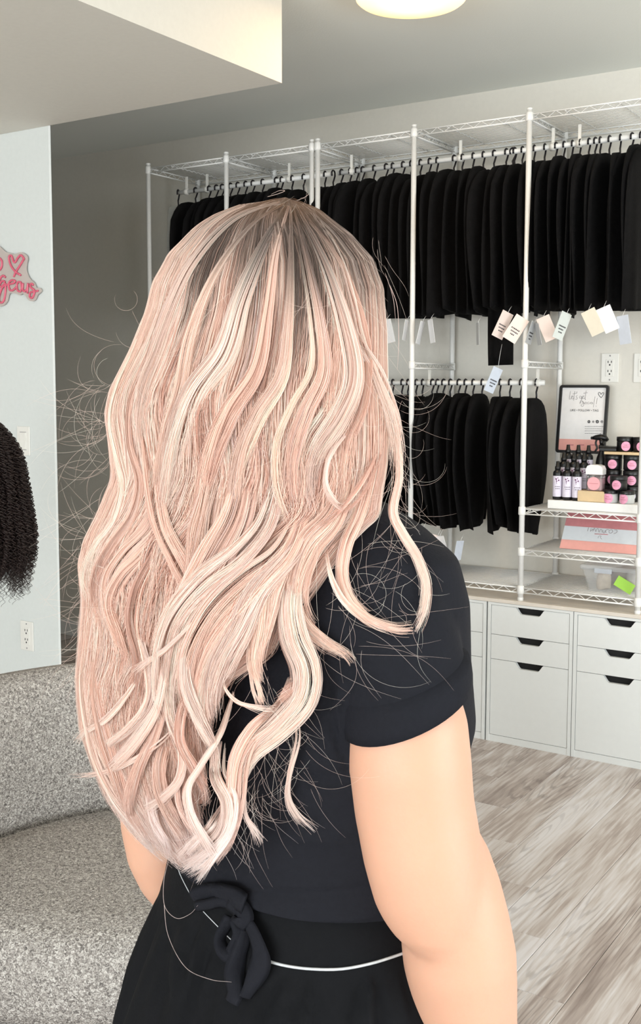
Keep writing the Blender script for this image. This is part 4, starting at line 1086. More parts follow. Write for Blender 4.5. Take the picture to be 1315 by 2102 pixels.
# hem: lifted on the left where it is knotted
bm = bmesh.new(); bm.from_mesh(sme)
pA, pB = V(430, 1878, .96), V(760, 1916, .93); pC = Vector(pA) + Vector(F0) * .2
nrm = (Vector(pB) - Vector(pA)).cross(pC - Vector(pA)).normalized()
if nrm.z > 0: nrm = -nrm
bmesh.ops.bisect_plane(bm, geom=bm.verts[:] + bm.edges[:] + bm.faces[:], plane_co=pA, plane_no=nrm, clear_outer=True)
bm.to_mesh(sme); bm.free()
def project_px(P):
    d = P - CAM; z = d @ FW
    return CX + FPX * (d @ RT) / z, CY - FPX * (d @ UV) / z, z
def wrinkle(me, folds):
    n = len(me.vertices); co = np.empty(n * 3, np.float32); me.vertices.foreach_get('co', co); co = co.reshape(-1, 3).astype(float)
    no = np.empty(n * 3, np.float32); me.vertex_normals.foreach_get('vector', no); no = no.reshape(-1, 3).astype(float)
    x, y, z = project_px(co); facing = (no @ FW) < .2
    disp = np.zeros(n)
    for pts, wd, amp in folds:
        P = np.array(smooth(pts, 8)) if len(pts) > 2 else np.array(pts, float)
        best = np.full(n, 1e9); tt = np.zeros(n)
        for i in range(len(P) - 1):
            a, b = P[i], P[i + 1]; ab = b - a; L2 = ab @ ab
            t = np.clip(((x - a[0]) * ab[0] + (y - a[1]) * ab[1]) / L2, 0, 1)
            dx = x - a[0] - t * ab[0]; dy = y - a[1] - t * ab[1]; dd = np.hypot(dx, dy)
            s_ = np.sign(ab[0] * dy - ab[1] * dx)
            up_ = dd < np.abs(best); best = np.where(up_, dd * s_, best); tt = np.where(up_, (i + t) / (len(P) - 1), tt)
        env = np.sin(np.clip(tt, 0, 1) * PI) ** .5
        disp += amp * env * (np.exp(-(best / wd) ** 2) - .6 * np.exp(-((best - 1.8 * wd) / wd) ** 2))
    co += no * (disp * facing)[:, None]
    me.vertices.foreach_set('co', co.astype(np.float32).ravel()); me.update()
wrinkle(sme, [([(455, 1815), (500, 1850), (600, 1880), (720, 1884), (815, 1868)], 9, .004), ([(430, 1770), (520, 1806), (640, 1818), (780, 1800)], 8, .0035), ([(470, 1800), (540, 1848), (620, 1862), (700, 1858)], 7, .003),
              ([(600, 1572), (660, 1580), (725, 1572)], 7, .0025), ([(590, 1600), (660, 1606), (730, 1600)], 6, .002), ([(520, 1700), (640, 1725), (770, 1705)], 12, .002),
              ([(700, 1400), (694, 1470), (706, 1535)], 9, .006), ([(706, 1390), (760, 1370), (800, 1380)], 12, .003), ([(700, 1440), (690, 1500), (720, 1600)], 8, -.004),
              ([(700, 1300), (740, 1340), (800, 1350)], 12, .002)])
sme.polygons.foreach_set('use_smooth', [True] * len(sme.polygons))
sme.transform(Matrix.Translation(-OFF)); sme.materials.append(M_shirt)
shirt = link('shirt', sme, person)
cuff([(829, 1375, .9365, 126, .30, .15, -.004), (831, 1386, .936, 128, .32, .155, .0012), (832, 1398, .936, 129, .335, .16, .0022), (834, 1424, .936, 131, .36, .17, .0022), (835, 1447, .936, 132, .38, .18, .002), (835, 1448, .936, 132, .38, .18, 0), (834, 1434, .936, 131, .37, .175, -.001), (833, 1414, .936, 129, .36, .17, -.003)], 'sleeve_hem', shirt)

# ---- skirt with smooth waistband and gathers
def skirt_half(z):
    return np.interp(z, [.05, .3, .5, .7, .827, .876, .923, .955, .985, 1.01], [.26, .24, .222, .198, .174, .160, .143, .134, .128, .124])
SKN = 220
def skirt_ring(z):
    out = []
    h = skirt_half(z); db = np.interp(z, [.1, .6, .85, .93, 1.0], [1.0, .92, .80, .75, .72])
    A_ = np.interp(z, [.1, .6, .85, .915, .942], [.08, .07, .062, .034, 0])
    for k in range(SKN):
        t = 2 * PI * k / SKN
        f_ = 1 + A_ * (.55 * math.sin(17 * t + .8 * math.sin(3 * t) + (1 - z) * 2.0) + .35 * math.sin(29 * t + 1.1 + 2.4 * math.sin(2 * t)) + .3 * math.sin(7 * t + z * 4)) + (.006 * math.sin(53 * t + 2 * math.sin(5 * t)) if .84 < z < .938 else 0)
        p = AX + R0 * -.008 + BR * (1.10 * h * f_ * math.cos(t)) + BF * (h * db * f_ * math.sin(t))
        out.append(Vector((p[0], p[1], z)))
    return out
zs_ = [1.01, .99, .975, .962, .952, .947, .943, .939, .934, .928, .92, .91, .90, .888, .875, .862, .85, .835, .82, .805, .79, .76, .72, .67, .6, .5, .4, .3, .2, .12]
q = MB(); q.rings([skirt_ring(z) for z in zs_], caps=False)
skirt = q.build('skirt', M_skirt, person, off=OFF)
sld = skirt.modifiers.new('thick', 'SOLIDIFY'); sld.thickness = .002
wf_ = [([(425, 1905), (405, 1950), (395, 2010)], 10, .007), ([(445, 1960), (425, 2020), (400, 2102)], 9, .008), ([(380, 1900), (360, 1980), (365, 2060)], 12, .006), ([(590, 2020), (560, 2080), (530, 2130)], 9, .008), ([(650, 2012), (640, 2060), (600, 2110)], 9, .008), ([(760, 2005), (750, 2060), (720, 2120)], 10, .007)]
skirt.data.transform(Matrix.Translation(OFF)); wrinkle(skirt.data, wf_); skirt.data.transform(Matrix.Translation(-OFF))

def bvh_of(objs):
    vs, fs = [], []
    for o in objs:
        k = len(vs); vs += [v.co + OFF for v in o.data.vertices]; fs += [tuple(i + k for i in p.vertices) for p in o.data.polygons]
    return BVHTree.FromPolygons(vs, fs)
BV_SK = bvh_of([skirt]); BV_ALL = bvh_of([skirt, shirt, body_o])
CV = Vector(CAM)
def hitZ(bv, x, y):
    d = Vector(ray(x, y)); h = bv.ray_cast(CV, d.normalized())
    return None if h[0] is None else float((np.array(h[0]) - CAM) @ FW)
def on_cloth(bv, pts, lift):
    out = []; last = .95
    for x, y in pts:
        z = hitZ(bv, x, y)
        last = z if z is not None else last
        out.append(V(x, y, last - lift))
    return out
MB().tube(on_cloth(BV_SK, smooth([(520, 1958), (548, 1972), (590, 1983), (640, 1989), (700, 1989), (760, 1978), (812, 1962), (850, 1948)], 4), .0012), .0013, 6).build('waist_piping', M_cord, skirt, off=OFF)
MB().tube(on_cloth(BV_SK, smooth([(362, 1770), (372, 1800), (402, 1853), (450, 1905), (480, 1935)], 4), .0012), .0005, 5).build('loose_cord', M_cord, skirt, off=OFF)
# ---- knot and tails of the tied shirt
def ribbon(mb, pts, wid, lift, tw=0.0, th=.0015):
    base = on_cloth(BV_ALL, pts, 0); n = len(base); rg = []
    lf = lift if hasattr(lift, '__len__') else [lift] * n
    P = [b_ - np.array(ray(*p)) * l_ / 1.0 for b_, p, l_ in zip(base, pts, lf)]
    for i in range(n):
        t = P[min(i + 1, n - 1)] - P[max(i - 1, 0)]; t /= np.linalg.norm(t)
        s_ = np.cross(t, FW); s_ /= np.linalg.norm(s_); nn = np.cross(s_, t)
        a = tw * math.sin(i / n * 5); s2 = s_ * math.cos(a) + nn * math.sin(a); n2 = nn * math.cos(a) - s_ * math.sin(a)
        w = wid[i] if hasattr(wid, '__len__') else wid
        cup = .10 * w
        rg.append([Vector(P[i] + s2 * (w * u) + n2 * (cup * (u * u) + th * v)) for u, v in ((-1, 0), (-.5, -1), (0, -1.2), (.5, -1), (1, 0), (.5, 1), (0, 1.2), (-.5, 1))])
    mb.rings(rg)
S2 = lambda p: smooth(p, 5)
kn = MB()
q = S2([(398, 1846), (420, 1838), (450, 1836), (478, 1842), (500, 1856)]); ribbon(kn, q, list(np.interp(np.linspace(0, 1, len(q)), [0, .3, 1], [.0105, .011, .0095])), .010)
q = S2([(402, 1862), (425, 1858), (452, 1852), (476, 1858)]); ribbon(kn, q, .0055, .014)
q = S2([(470, 1848), (492, 1866), (500, 1885), (488, 1900)]); ribbon(kn, q, .009, .017)
knot = kn.build('shirt_knot', M_shirt, shirt, off=OFF)
t1 = MB(); q = S2([(474, 1884), (462, 1905), (452, 1928), (458, 1950), (472, 1962), (482, 1945), (492, 1915), (484, 1886)]); ribbon(t1, q, .0068, .013, .7)
t1.build('knot_loop', M_shirt, shirt, off=OFF)
t1 = MB(); q = S2([(496, 1886), (498, 1930), (488, 1965), (480, 2000), (482, 2035), (474, 2058)]); ribbon(t1, q, list(np.interp(np.linspace(0, 1, len(q)), [0, .5, 1], [.005, .0095, .0075])), .011, .5)
t1.build('tie_tail', M_shirt, shirt, off=OFF)
t1 = MB(); q = S2([(496, 1880), (516, 1910), (530, 1950), (532, 1985), (520, 2020), (504, 2048)]); ribbon(t1, q, list(np.interp(np.linspace(0, 1, len(q)), [0, .5, 1], [.005, .0105, .0075])), .012, -.6)
t1.build('tie_tail', M_shirt, shirt, off=OFF)
# shoes
for s_ in (-1, 1):
    c = AX + BR * s_ * .085; q = MB(); rg = []
    for t, w, h in ((-.068, .016, .04), (-.055, .034, .055), (0, .038, .06), (.06, .043, .05), (.12, .043, .042), (.165, .034, .034), (.188, .014, .024)):
        pc = c + BF * t
        rg.append([Vector((pc[0] + BR[0] * w * math.cos(a), pc[1] + BR[1] * w * math.cos(a), max(0, h * (.42 + .58 * math.sin(a)) if math.sin(a) > -.5 else 0))) for a in np.linspace(0, 2 * PI, 18, endpoint=False)])
    q.rings(rg); q.build('shoe', M_black, person, off=OFF)
for s_ in (-1, 1):
    e = hp_(s_ * .031, .088, 1.508); q = MB(); q.lathe([(.002, -.011), (.008, -.008), (.0113, 0), (.008, .008), (.002, .011)], e, 14); q.build('eye', mat('eye_white', rgb(230, 228, 224), .2, noise=(20, .01)), person, off=OFF)

# ------------------------------------------------------------------ the hair
YL = [405, 412, 420, 440, 465, 520, 580, 640, 720, 800, 850, 920, 980, 1050, 1110, 1160, 1230, 1300, 1400, 1500, 1600, 1650, 1720, 1770, 1810]
XL = [570, 535, 490, 440, 400, 346, 313, 298, 266, 226, 215, 224, 230, 204, 174, 162, 168, 163, 158, 164, 196, 218, 268, 330, 400]
YRr = [405, 412, 430, 480, 530, 590, 680, 760, 850, 950, 1060, 1100, 1150, 1250, 1350, 1400, 1500, 1600, 1700, 1780, 1810]
XR = [600, 618, 655, 720, 764, 786, 793, 795, 796, 792, 778, 735, 690, 620, 575, 500, 470, 462, 455, 445, 430]
def xl_(y): return np.interp(y, YL, XL)
def xr_(y): return np.interp(y, YRr, XR)
YR2 = [405, 640, 760, 950, 1100, 1400, 1800]; XR2 = [600, 792, 800, 815, 800, 660, 520]      # rounder outline for depth only
def surfZ(x, y):
    a, b = xl_(y), np.interp(y, [405, 430, 480, 530, 590, 680, 950, 1200, 1500, 1800], [605, 660, 725, 768, 790, 800, 860, 880, 760, 560])
    xc = (a + b) / 2; hw = np.maximum((b - a) / 2, 6)
    u = np.clip((x - xc) / hw, -1, 1)
    zc = np.interp(y, [405, 640, 1000, 1300, 1800], [1.010, 1.010, 1.0, 1.01, 1.03])
    bb = np.interp(y, [640, 1000, 1300, 1800], [.115, .115, .11, .10])
    dome = np.sqrt(np.clip(1 - ((640 - np.minimum(y, 640)) / 238.0) ** 2, 0, 1))
    return zc - bb * dome * np.sqrt(np.clip(1 - np.abs(u) ** 2.2, 0, 1))
NP_ = 46
def dye_and_glow(y, n, tone, rootlen, rnd):
    """hair dye along strands, lamp glow painted into the crown roots: y (k,n) picture height, tone (k,), rootlen (k,)"""
    pal = np.array([rgb(238, 202, 187), rgb(246, 221, 210), rgb(214, 171, 155), rgb(240, 209, 194), rgb(229, 206, 200)])
    base = pal[tone]                                            # (k,3)
    base = np.clip(base * (1 + .13 * np.clip(rnd, -2, 2)[:, None]), .02, .92)
    root = np.array(rgb(92, 78, 72)); root_glow = np.array(rgb(120, 88, 62))
    rt = root + (root_glow - root) * np.clip((470 - y) / 60, 0, 1)[..., None]  # roots turn golden towards the crown, the ceiling lamp's highlight put into the colour
    f = 1 / (1 + np.exp((y - rootlen[:, None]) / 34.0)) * np.clip(1 + .2 * rnd, .5, 1)[:, None]
    tip = np.array(rgb(232, 221, 221)) * (1 + .10 * np.clip(rnd, -2, 1)[:, None, None]); g = (np.clip((y - 1590) / 210, 0, .7) * np.clip(.62 + .35 * rnd, .1, 1)[:, None])[..., None]
    c = base[:, None, :] * (1 - g) + tip * g
    c = c * (1 - f[..., None]) + rt * f[..., None]
    return np.concatenate([c, np.ones(c.shape[:2] + (1,))], -1)
H_pos, H_rad, H_col = [], [], []
def emit(x, y, Z, tone, rootlen, r, taper=.35, rnd=None, head=.001):
    k, n = x.shape
    P = CAM + ray(x, y) * Z[..., None]
    C = dye_and_glow(y, n, tone, rootlen, rng.normal(size=k) if rnd is None else rnd)
    tt = np.linspace(0, 1, n)
    R_ = np.outer(np.broadcast_to(r, (k,)), np.where(tt > 1 - taper, .35 + .65 * (1 - tt) / taper, np.clip(.25 + tt / head, 0, 1)))
    for i in range(k):
        H_pos.append(P[i]); H_rad.append(R_[i]); H_col.append(C[i])
ROOT_S = [0, .04, .13, .17, .22, .27, .30, .34, .40, .48, .52, .57, .60, .66, .72, .78, .81, .85, .92, 1.0]
ROOT_Y = [480, 465, 490, 640, 690, 640, 500, 560, 620, 610, 520, 540, 660, 700, 680, 640, 540, 600, 620, 620]
# base layer that falls over the back of the head
def base_layer(N, depth, rad):
    ncl = 170
    cs = rng.uniform(0, 1, ncl); cph = rng.uniform(0, 6.28, ncl); cl = rng.uniform(.8, 1.25, ncl); ctone = rng.choice(5, ncl, p=[.34, .24, .14, .20, .08]); camp = rng.uniform(.5, 1.3, ncl); cd = rng.uniform(-.5, 1, ncl)
    ci = rng.integers(0, ncl, N); s = np.clip(cs[ci] + rng.normal(0, .011, N), 0.0, 1.0)
    yend = np.minimum(1788 - np.abs(rng.normal(0, 30, N)), np.interp(s, [0, .1, .3, .5, .7, .85, 1], [1600, 1690, 1745, 1745, 1700, 1450, 1240]) + rng.normal(0, 55, N) - np.abs(rng.normal(0, 130, N)))
    t = np.linspace(0, 1, NP_)
    y0 = 405 + 14 * (2 * s - 1) ** 2 + rng.uniform(0, 8, N)
    y = y0[:, None] + (yend - y0)[:, None] * t ** 1.12
    a, b = xl_(y), xr_(y)
    amp = np.clip((y - 620) / 500, 0, 1) * 15 * camp[ci][:, None]
    wob = amp * np.sin(2 * PI * (y - 600) / (330 * cl[ci][:, None]) + cph[ci][:, None]) + np.clip((y - 560) / 600, 0, 1) * 5 * np.sin(y / 47 + rng.uniform(0, 6.28, N)[:, None])
    edge = np.minimum(s, 1 - s)[:, None]
    se = s[:, None] + np.clip((y - 900) / 800, 0, 1) * 0
    x = a + (b - a) * se + wob * np.clip(edge * 7, .15, 1) + rng.normal(0, 2.0, N)[:, None] * t
    Z = surfZ(x, y) + (depth * rng.uniform(0, 1, N) ** .8)[:, None] + cd[ci][:, None] * .006 * np.clip((y - 560) / 300, 0, 1)
    rl = np.interp(s, ROOT_S, ROOT_Y) + rng.normal(0, 34, N) - 12
    light = rng.uniform(0, 1, N) < .14
    rl = np.where(light, rl - rng.uniform(60, 200, N), rl)
    tone = np.where(rng.uniform(0, 1, N) < .62, ctone[ci], rng.choice(5, N, p=[.34, .26, .14, .18, .08]))
    emit(x, y, Z, tone, rl, rad)
base_layer(15000, .016, .00021)

def lock(pts, w, n, dz=-.004, tone=None, root=380, rad=.00021, fray=1.0, cling=True, start=None, thick=None):
    if start is None: start = .08 if pts[0][1] < 460 else .45
    dz = dz * .55; w = [q_ * 1.12 for q_ in w]
    P = np.array(smooth(pts, 10)); d = np.r_[0, np.cumsum(np.hypot(*np.diff(P, axis=0).T))]; t = np.linspace(0, 1, NP_)
    gx = np.interp(t * d[-1], d, P[:, 0]); gy = np.interp(t * d[-1], d, P[:, 1])
    tx = np.gradient(gx); ty = np.gradient(gy); L = np.hypot(tx, ty); nx, ny = -ty / L, tx / L
    W = np.interp(t, np.linspace(0, 1, len(w)), w) / 2
    em = np.clip(t / .38, 0, 1) if start > .2 else np.ones_like(t); em = em * em * (3 - 2 * em)
    gz = surfZ(gx, gy) + dz * em + .013 * (1 - em)
    if cling:
        for i in range(NP_):
            h = hitZ(BV_ALL, gx[i], gy[i])
            if h is not None: gz[i] = min(gz[i], h - .007)
        gz = np.convolve(np.r_[[gz[0]] * 3, gz, [gz[-1]] * 3], np.ones(7) / 7, 'valid')
    nc = max(4, int(W.max() / 2.6)); cc = np.clip(rng.normal(0, .55, nc), -1.25, 1.25); cdp = rng.uniform(-1, 1, nc); cph = rng.uniform(0, 6.28, nc); ctn = rng.normal(0, 1, nc); cen = np.abs(rng.normal(0, .12, nc)); ck = rng.integers(0, nc, n)
    u = cc[ck] + rng.normal(0, .10, n)
    v = cdp[ck] * .8 + rng.normal(0, .25, n)
    th = (np.maximum(W, 3) * (.9 / FPX) * .22) if thick is None else thick
    e0 = rng.uniform(0, 1, n) ** 1.3 * start; e1 = 1 - np.clip(cen[ck] + np.abs(rng.normal(0, .08 * fray, n)), 0, .5)
    tt = e0[:, None] + (e1 - e0)[:, None] * t
    X = np.interp(tt, t, gx); Y = np.interp(tt, t, gy); NX = np.interp(tt, t, nx); NY = np.interp(tt, t, ny); WW_ = np.interp(tt, t, W); GZ = np.interp(tt, t, gz)
    TH = np.interp(tt, t, np.broadcast_to(th, t.shape))
    ph = rng.uniform(0, 6.28, n)[:, None]; fr_ = rng.uniform(.6, 1.8, n)[:, None]
    ph = cph[ck][:, None] + rng.normal(0, .5, n)[:, None]; fr_ = .7 + .9 * ((cph[ck][:, None] * 7) % 1)
    off = u[:, None] * (WW_ + 2.5 * tt ** 2) + (1.2 + .15 * WW_) * np.clip(tt * 2 - (.4 if start < .2 else 0), .1, 1) * np.sin(2 * PI * fr_ * tt + ph) * fray + rng.normal(0, 3.0, n)[:, None] * fray * tt ** 3 * 2
    x = X + NX * off; y = Y + NY * off
    Z = GZ + v[:, None] * TH
    if tone is None: tn = rng.choice(5, n, p=[.34, .30, .10, .20, .06])
    else: tn = np.where(rng.uniform(0, 1, n) < .7, tone, rng.choice(5, n))
    emit(x, y, Z, tn, np.full(n, root) + rng.normal(0, 20, n), rad, rnd=ctn[ck] * .8 + rng.normal(0, .7, n), head=.22 if start > .2 else .001)
LOCKS = [
 # upper head sheets
 ([(575, 415), (480, 455), (400, 545), (355, 640), (325, 730), (300, 800), (288, 880), (300, 960)], (6, 26, 34, 30, 12), 260, -.002, 1, 480),
 ([(582, 418), (510, 470), (440, 570), (395, 690), (372, 800), (345, 880), (330, 960), (325, 1040)], (6, 22, 34, 34, 18), 260, -.003, 3, 520),
 ([(588, 420), (540, 500), (490, 610), (455, 720), (400, 800), (370, 880), (350, 970), (336, 1060)], (6, 30, 42, 44, 20), 340, -.005, 1, 560),
 ([(592, 422), (565, 520), (548, 640), (525, 760), (470, 850), (430, 950), (410, 1060), (420, 1140)], (6, 26, 42, 48, 26), 340, -.004, 0, 480),
 ([(596, 424), (596, 540), (590, 660), (575, 770), (525, 850), (487, 940), (475, 1040), (480, 1120)], (6, 26, 44, 52, 30), 360, -.006, 3, 600),
 ([(600, 424), (628, 540), (650, 660), (655, 760), (618, 840), (592, 920), (590, 1000), (610, 1080)], (6, 24, 40, 46, 28), 340, -.005, 0, 600),
 ([(606, 424), (662, 540), (700, 660), (718, 770), (690, 850), (645, 920), (628, 990), (640, 1060)], (6, 22, 36, 44, 24), 320, -.005, 1, 560),
 ([(612, 426), (690, 530), (735, 640), (752, 740), (740, 830), (712, 900), (700, 980), (712, 1050)], (6, 20, 30, 36, 24), 260, -.003, 0, 520),
 ([(640, 432), (692, 520), (718, 600), (738, 690), (766, 770), (795, 850), (808, 920), (806, 990)], (5, 10, 12, 16, 14), 120, -.006, 1, 500),
 # left outline
 ([(300, 640), (280, 710), (246, 790), (232, 860), (246, 940), (256, 1000), (236, 1070), (200, 1120), (176, 1170), (180, 1215), (200, 1250)], (14, 26, 34, 30, 12), 300, -.003, 1, 380),
 ([(330, 660), (300, 750), (270, 830), (268, 910), (288, 990), (272, 1060), (232, 1120), (200, 1180), (196, 1240), (212, 1300)], (14, 28, 36, 32, 12), 300, -.006, 0, 380),
 ([(318, 960), (322, 1030), (298, 1085), (250, 1135), (215, 1190), (220, 1260), (240, 1330)], (20, 34, 36, 30, 10), 300, -.010, 3, 380),
 ([(330, 1060), (290, 1130), (245, 1180), (222, 1240), (240, 1310), (262, 1380)], (16, 30, 34, 24, 10), 220, -.012, 0, 380),
 ([(335, 1075), (315, 1140), (280, 1210), (268, 1280), (285, 1360), (275, 1440)], (14, 28, 30, 30, 12), 240, -.009, 2, 380),
 ([(290, 820), (312, 920), (324, 1020), (340, 1090), (370, 1150), (398, 1210), (412, 1270)], (16, 26, 32, 26, 10), 200, -.009, 0, 380),
 # centre
 ([(470, 900), (440, 990), (420, 1080), (408, 1150), (390, 1210), (372, 1260)], (30, 44, 46, 30, 12), 300, -.008, 3, 380),
 ([(520, 880), (500, 980), (480, 1060), (440, 1130), (400, 1200), (362, 1270), (345, 1340), (352, 1410)], (24, 44, 52, 44, 16), 380, -.014, 0, 380),
 ([(580, 900), (575, 990), (555, 1080), (500, 1150), (430, 1210), (375, 1280), (352, 1360), (345, 1440), (365, 1520)], (24, 46, 60, 52, 16), 460, -.019, 1, 380),
 ([(620, 960), (615, 1060), (580, 1140), (510, 1200), (445, 1270), (405, 1350), (395, 1430), (420, 1510)], (20, 44, 58, 50, 18), 460, -.022, 0, 380),
 ([(660, 1000), (640, 1080), (590, 1140), (530, 1210), (490, 1290), (450, 1360), (430, 1430), (432, 1500)], (16, 38, 54, 50, 20), 420, -.024, 1, 380),
 ([(640, 1080), (590, 1150), (555, 1220), (540, 1290), (525, 1360), (540, 1420)], (16, 36, 48, 40, 14), 300, -.020, 3, 380),
 ([(655, 1060), (602, 1160), (582, 1230), (588, 1310), (612, 1375), (606, 1430), (560, 1485), (505, 1535), (478, 1600), (474, 1660)], (20, 46, 54, 50, 44, 18), 460, -.024, 1, 380),
 ([(600, 1390), (575, 1450), (520, 1500), (488, 1560), (478, 1640), (462, 1720), (430, 1780)], (20, 34, 36, 30, 8), 260, -.028, 0, 380),
 # right side locks lying on the shoulder
 ([(720, 880), (712, 980), (680, 1060), (634, 1110), (606, 1170), (600, 1225), (622, 1280), (665, 1320), (706, 1345), (724, 1366)], (20, 36, 54, 56, 40, 14), 460, -.012, 3, 380),
 ([(765, 880), (762, 980), (742, 1060), (716, 1120), (706, 1180), (722, 1232), (762, 1270), (812, 1290), (852, 1290)], (16, 30, 34, 26, 16, 5), 300, -.010, 0, 380),
 ([(668, 1080), (672, 1150), (690, 1205), (722, 1248), (770, 1280), (815, 1294)], (6, 10, 12, 12, 5), 90, -.016, 1, 380),
 ([(740, 690), (772, 760), (800, 830), (815, 900), (818, 980), (806, 1050), (826, 1096), (856, 1145), (874, 1200), (868, 1256), (846, 1305)], (8, 20, 28, 26, 18, 5), 280, -.006, 1, 380),
 ([(700, 620), (735, 700), (780, 775), (806, 850), (814, 930)], (6, 12, 16, 14, 6), 120, -.012, 1, 380),
 ([(745, 860), (700, 900), (672, 950), (668, 1000), (690, 1035), (720, 1050)], (8, 12, 12, 10, 5), 90, -.018, 1, 380),
 ([(790, 880), (770, 950), (735, 1010), (690, 1060), (650, 1090)], (8, 14, 16, 14, 8), 110, -.016, 2, 380),
 # lower left
 ([(180, 1300), (168, 1400), (182, 1500), (204, 1570), (240, 1640), (285, 1700), (328, 1764)], (18, 24, 26, 24, 8), 240, -.006, 1, 380),
 ([(215, 1300), (205, 1400), (220, 1500), (245, 1590), (270, 1660), (310, 1730)], (24, 34, 36, 30, 10), 280, -.002, 0, 380),
 ([(270, 1220), (285, 1300), (302, 1380), (300, 1440), (262, 1495), (212, 1535), (180, 1560)], (3, 14, 18, 18, 12, 3), 130, -.014, 1, 380),
 ([(300, 1330), (285, 1385), (252, 1435), (214, 1478), (170, 1505), (146, 1536)], (3, 8, 10, 10, 7, 2), 70, -.018, 1, 380),
 ([(372, 1440), (352, 1500), (300, 1545), (240, 1578), (180, 1592), (126, 1594)], (3, 9, 10, 9, 6, 2), 60, -.016, 1, 380),
 ([(420, 1210), (398, 1270), (352, 1320), (296, 1362), (262, 1390)], (3, 8, 9, 9, 3), 60, -.030, 1, 380),
 ([(372, 1260), (350, 1335), (340, 1410), (322, 1470), (280, 1530), (235, 1575), (205, 1600)], (3, 16, 20, 20, 14, 3), 160, -.024, 1, 380),
 ([(300, 1350), (330, 1440), (318, 1510), (285, 1580), (268, 1650), (282, 1720)], (16, 26, 32, 28, 10), 240, -.014, 0, 380),
 ([(330, 1330), (338, 1410), (352, 1480), (378, 1540), (372, 1600), (336, 1640), (290, 1668)], (3, 12, 14, 14, 12, 4), 110, -.020, 1, 380),
 ([(355, 1480), (325, 1550), (322, 1620), (342, 1680), (385, 1735)], (20, 32, 34, 30, 10), 260, -.018, 0, 380),
 ([(412, 1320), (398, 1400), (376, 1460), (372, 1520), (395, 1570), (420, 1620), (425, 1680)], (12, 18, 22, 20, 8), 170, -.022, 2, 380),
 ([(420, 1240), (390, 1320), (388, 1400), (412, 1470), (440, 1530), (445, 1590)], (16, 26, 28, 24, 10), 220, -.028, 1, 380),
 ([(482, 1420), (455, 1510), (412, 1575), (388, 1615), (392, 1665), (420, 1720), (448, 1765)], (12, 18, 18, 14, 12, 5), 160, -.036, 1, 380),
 ([(448, 1520), (440, 1590), (462, 1650), (452, 1710), (410, 1755), (365, 1790)], (22, 32, 34, 30, 14), 300, -.030, 1, 380),
 ([(492, 1590), (494, 1650), (478, 1712), (440, 1768), (402, 1816)], (12, 18, 18, 14, 5), 150, -.034, 1, 380),
 ([(470, 1640), (440, 1690), (400, 1735), (360, 1772)], (18, 26, 22, 8), 110, -.026, 1, 380),
 ([(300, 1600), (320, 1680), (345, 1735), (352, 1770)], (22, 26, 18, 6), 90, -.012, 4, 380),
 ([(380, 1560), (376, 1640), (400, 1700), (430, 1745)], (22, 28, 22, 8), 110, -.014, 0, 380),
 ([(490, 1560), (500, 1620), (505, 1670), (525, 1705), (540, 1735)], (6, 8, 7, 2), 40, -.02, 1, 380),
 ([(600, 1440), (612, 1510), (594, 1590), (592, 1640), (612, 1680), (650, 1715)], (8, 10, 9, 7, 2), 60, -.010, 1, 380),
 ([(468, 1350), (460, 1400), (488, 1438), (540, 1452), (580, 1450)], (7, 8, 7, 4), 50, -.026, 1, 380),
 ([(502, 1320), (520, 1380), (534, 1430), (545, 1460)], (10, 14, 12, 5), 80, -.018, 3, 380),
 ([(585, 1290), (616, 1345), (626, 1385), (600, 1412), (565, 1440)], (8, 12, 12, 9, 4), 90, -.020, 2, 380),
 ([(610, 1150), (588, 1240), (596, 1320), (640, 1390)], (6, 9, 8, 3), 50, -.01, 1, 380),
]
for L in LOCKS:
    lock(L[0], L[1], int(L[2] * 1.25), L[3], L[4], L[5])
# single fly-away hairs
def fly(n, xr0, yr0, ang, length, curve, cling=True, rad=.000065):
    for i in range(n):
        x0, y0 = rng.uniform(*xr0), rng.uniform(*yr0)
        a = rng.uniform(*ang); Ln = rng.uniform(*length); k = rng.normal(0, curve); t = np.linspace(0, 1, 20)
        aa = a + k * t + .16 * np.sin(t * rng.uniform(2, 7) + rng.uniform(0, 6)) * rng.uniform(0, 1)
        x = x0 + np.r_[0, np.cumsum(np.cos(aa))[:-1]] * Ln / 20; y = y0 + np.r_[0, np.cumsum(np.sin(aa))[:-1]] * Ln / 20
        xs = np.clip(x, xl_(y) + 4, 5000)
        Z = surfZ(xs, y) - .006 - .012 * rng.uniform()
        if cling:
            for j in (0, 5, 10, 15, 19):
                h = hitZ(BV_ALL, x[j], y[j])
                if h is not None: Z = np.minimum(Z, h - .006) if j == 0 else np.where(np.abs(np.arange(20) - j) < 4, np.minimum(Z, h - .006), Z)
            Z = np.convolve(np.r_[[Z[0]] * 3, Z, [Z[-1]] * 3], np.ones(7) / 7, 'valid')
        emit(x[None], y[None], Z[None], np.array([1]), np.array([380.]), rad)
fly(75, (185, 240), (840, 1340), (1.6, 4.2), (60, 200), 1.3, False)
fly(26, (190, 260), (700, 900), (1.9, 3.6), (60, 170), 1.6, False)
fly(45, (158, 185), (1080, 1380), (1.2, 3.6), (40, 130), 1.2, False)
fly(34, (650, 760), (1110, 1350), (-.5, 2.2), (90, 240), 1.2)
fly(20, (760, 870), (1090, 1300), (.2, 2.6), (60, 150), 1.4)
fly(60, (520, 640), (1380, 1640), (.6, 2.2), (70, 190), 1.0)
fly(60, (430, 540), (1560, 1740), (.8, 2.3), (60, 140), 1.0)
fly(30, (700, 790), (480, 800), (.9, 1.6), (60, 190), .5, False)
fly(60, (240, 700), (560, 1100), (.4, 2.7), (60, 150), 2.0, False)
fly(5, (560, 640), (406, 480), (-1.2, .2), (20, 60), 1.5, False)
fly(50, (800, 830), (780, 1080), (.3, 2.2), (60, 170), 1.6, False)
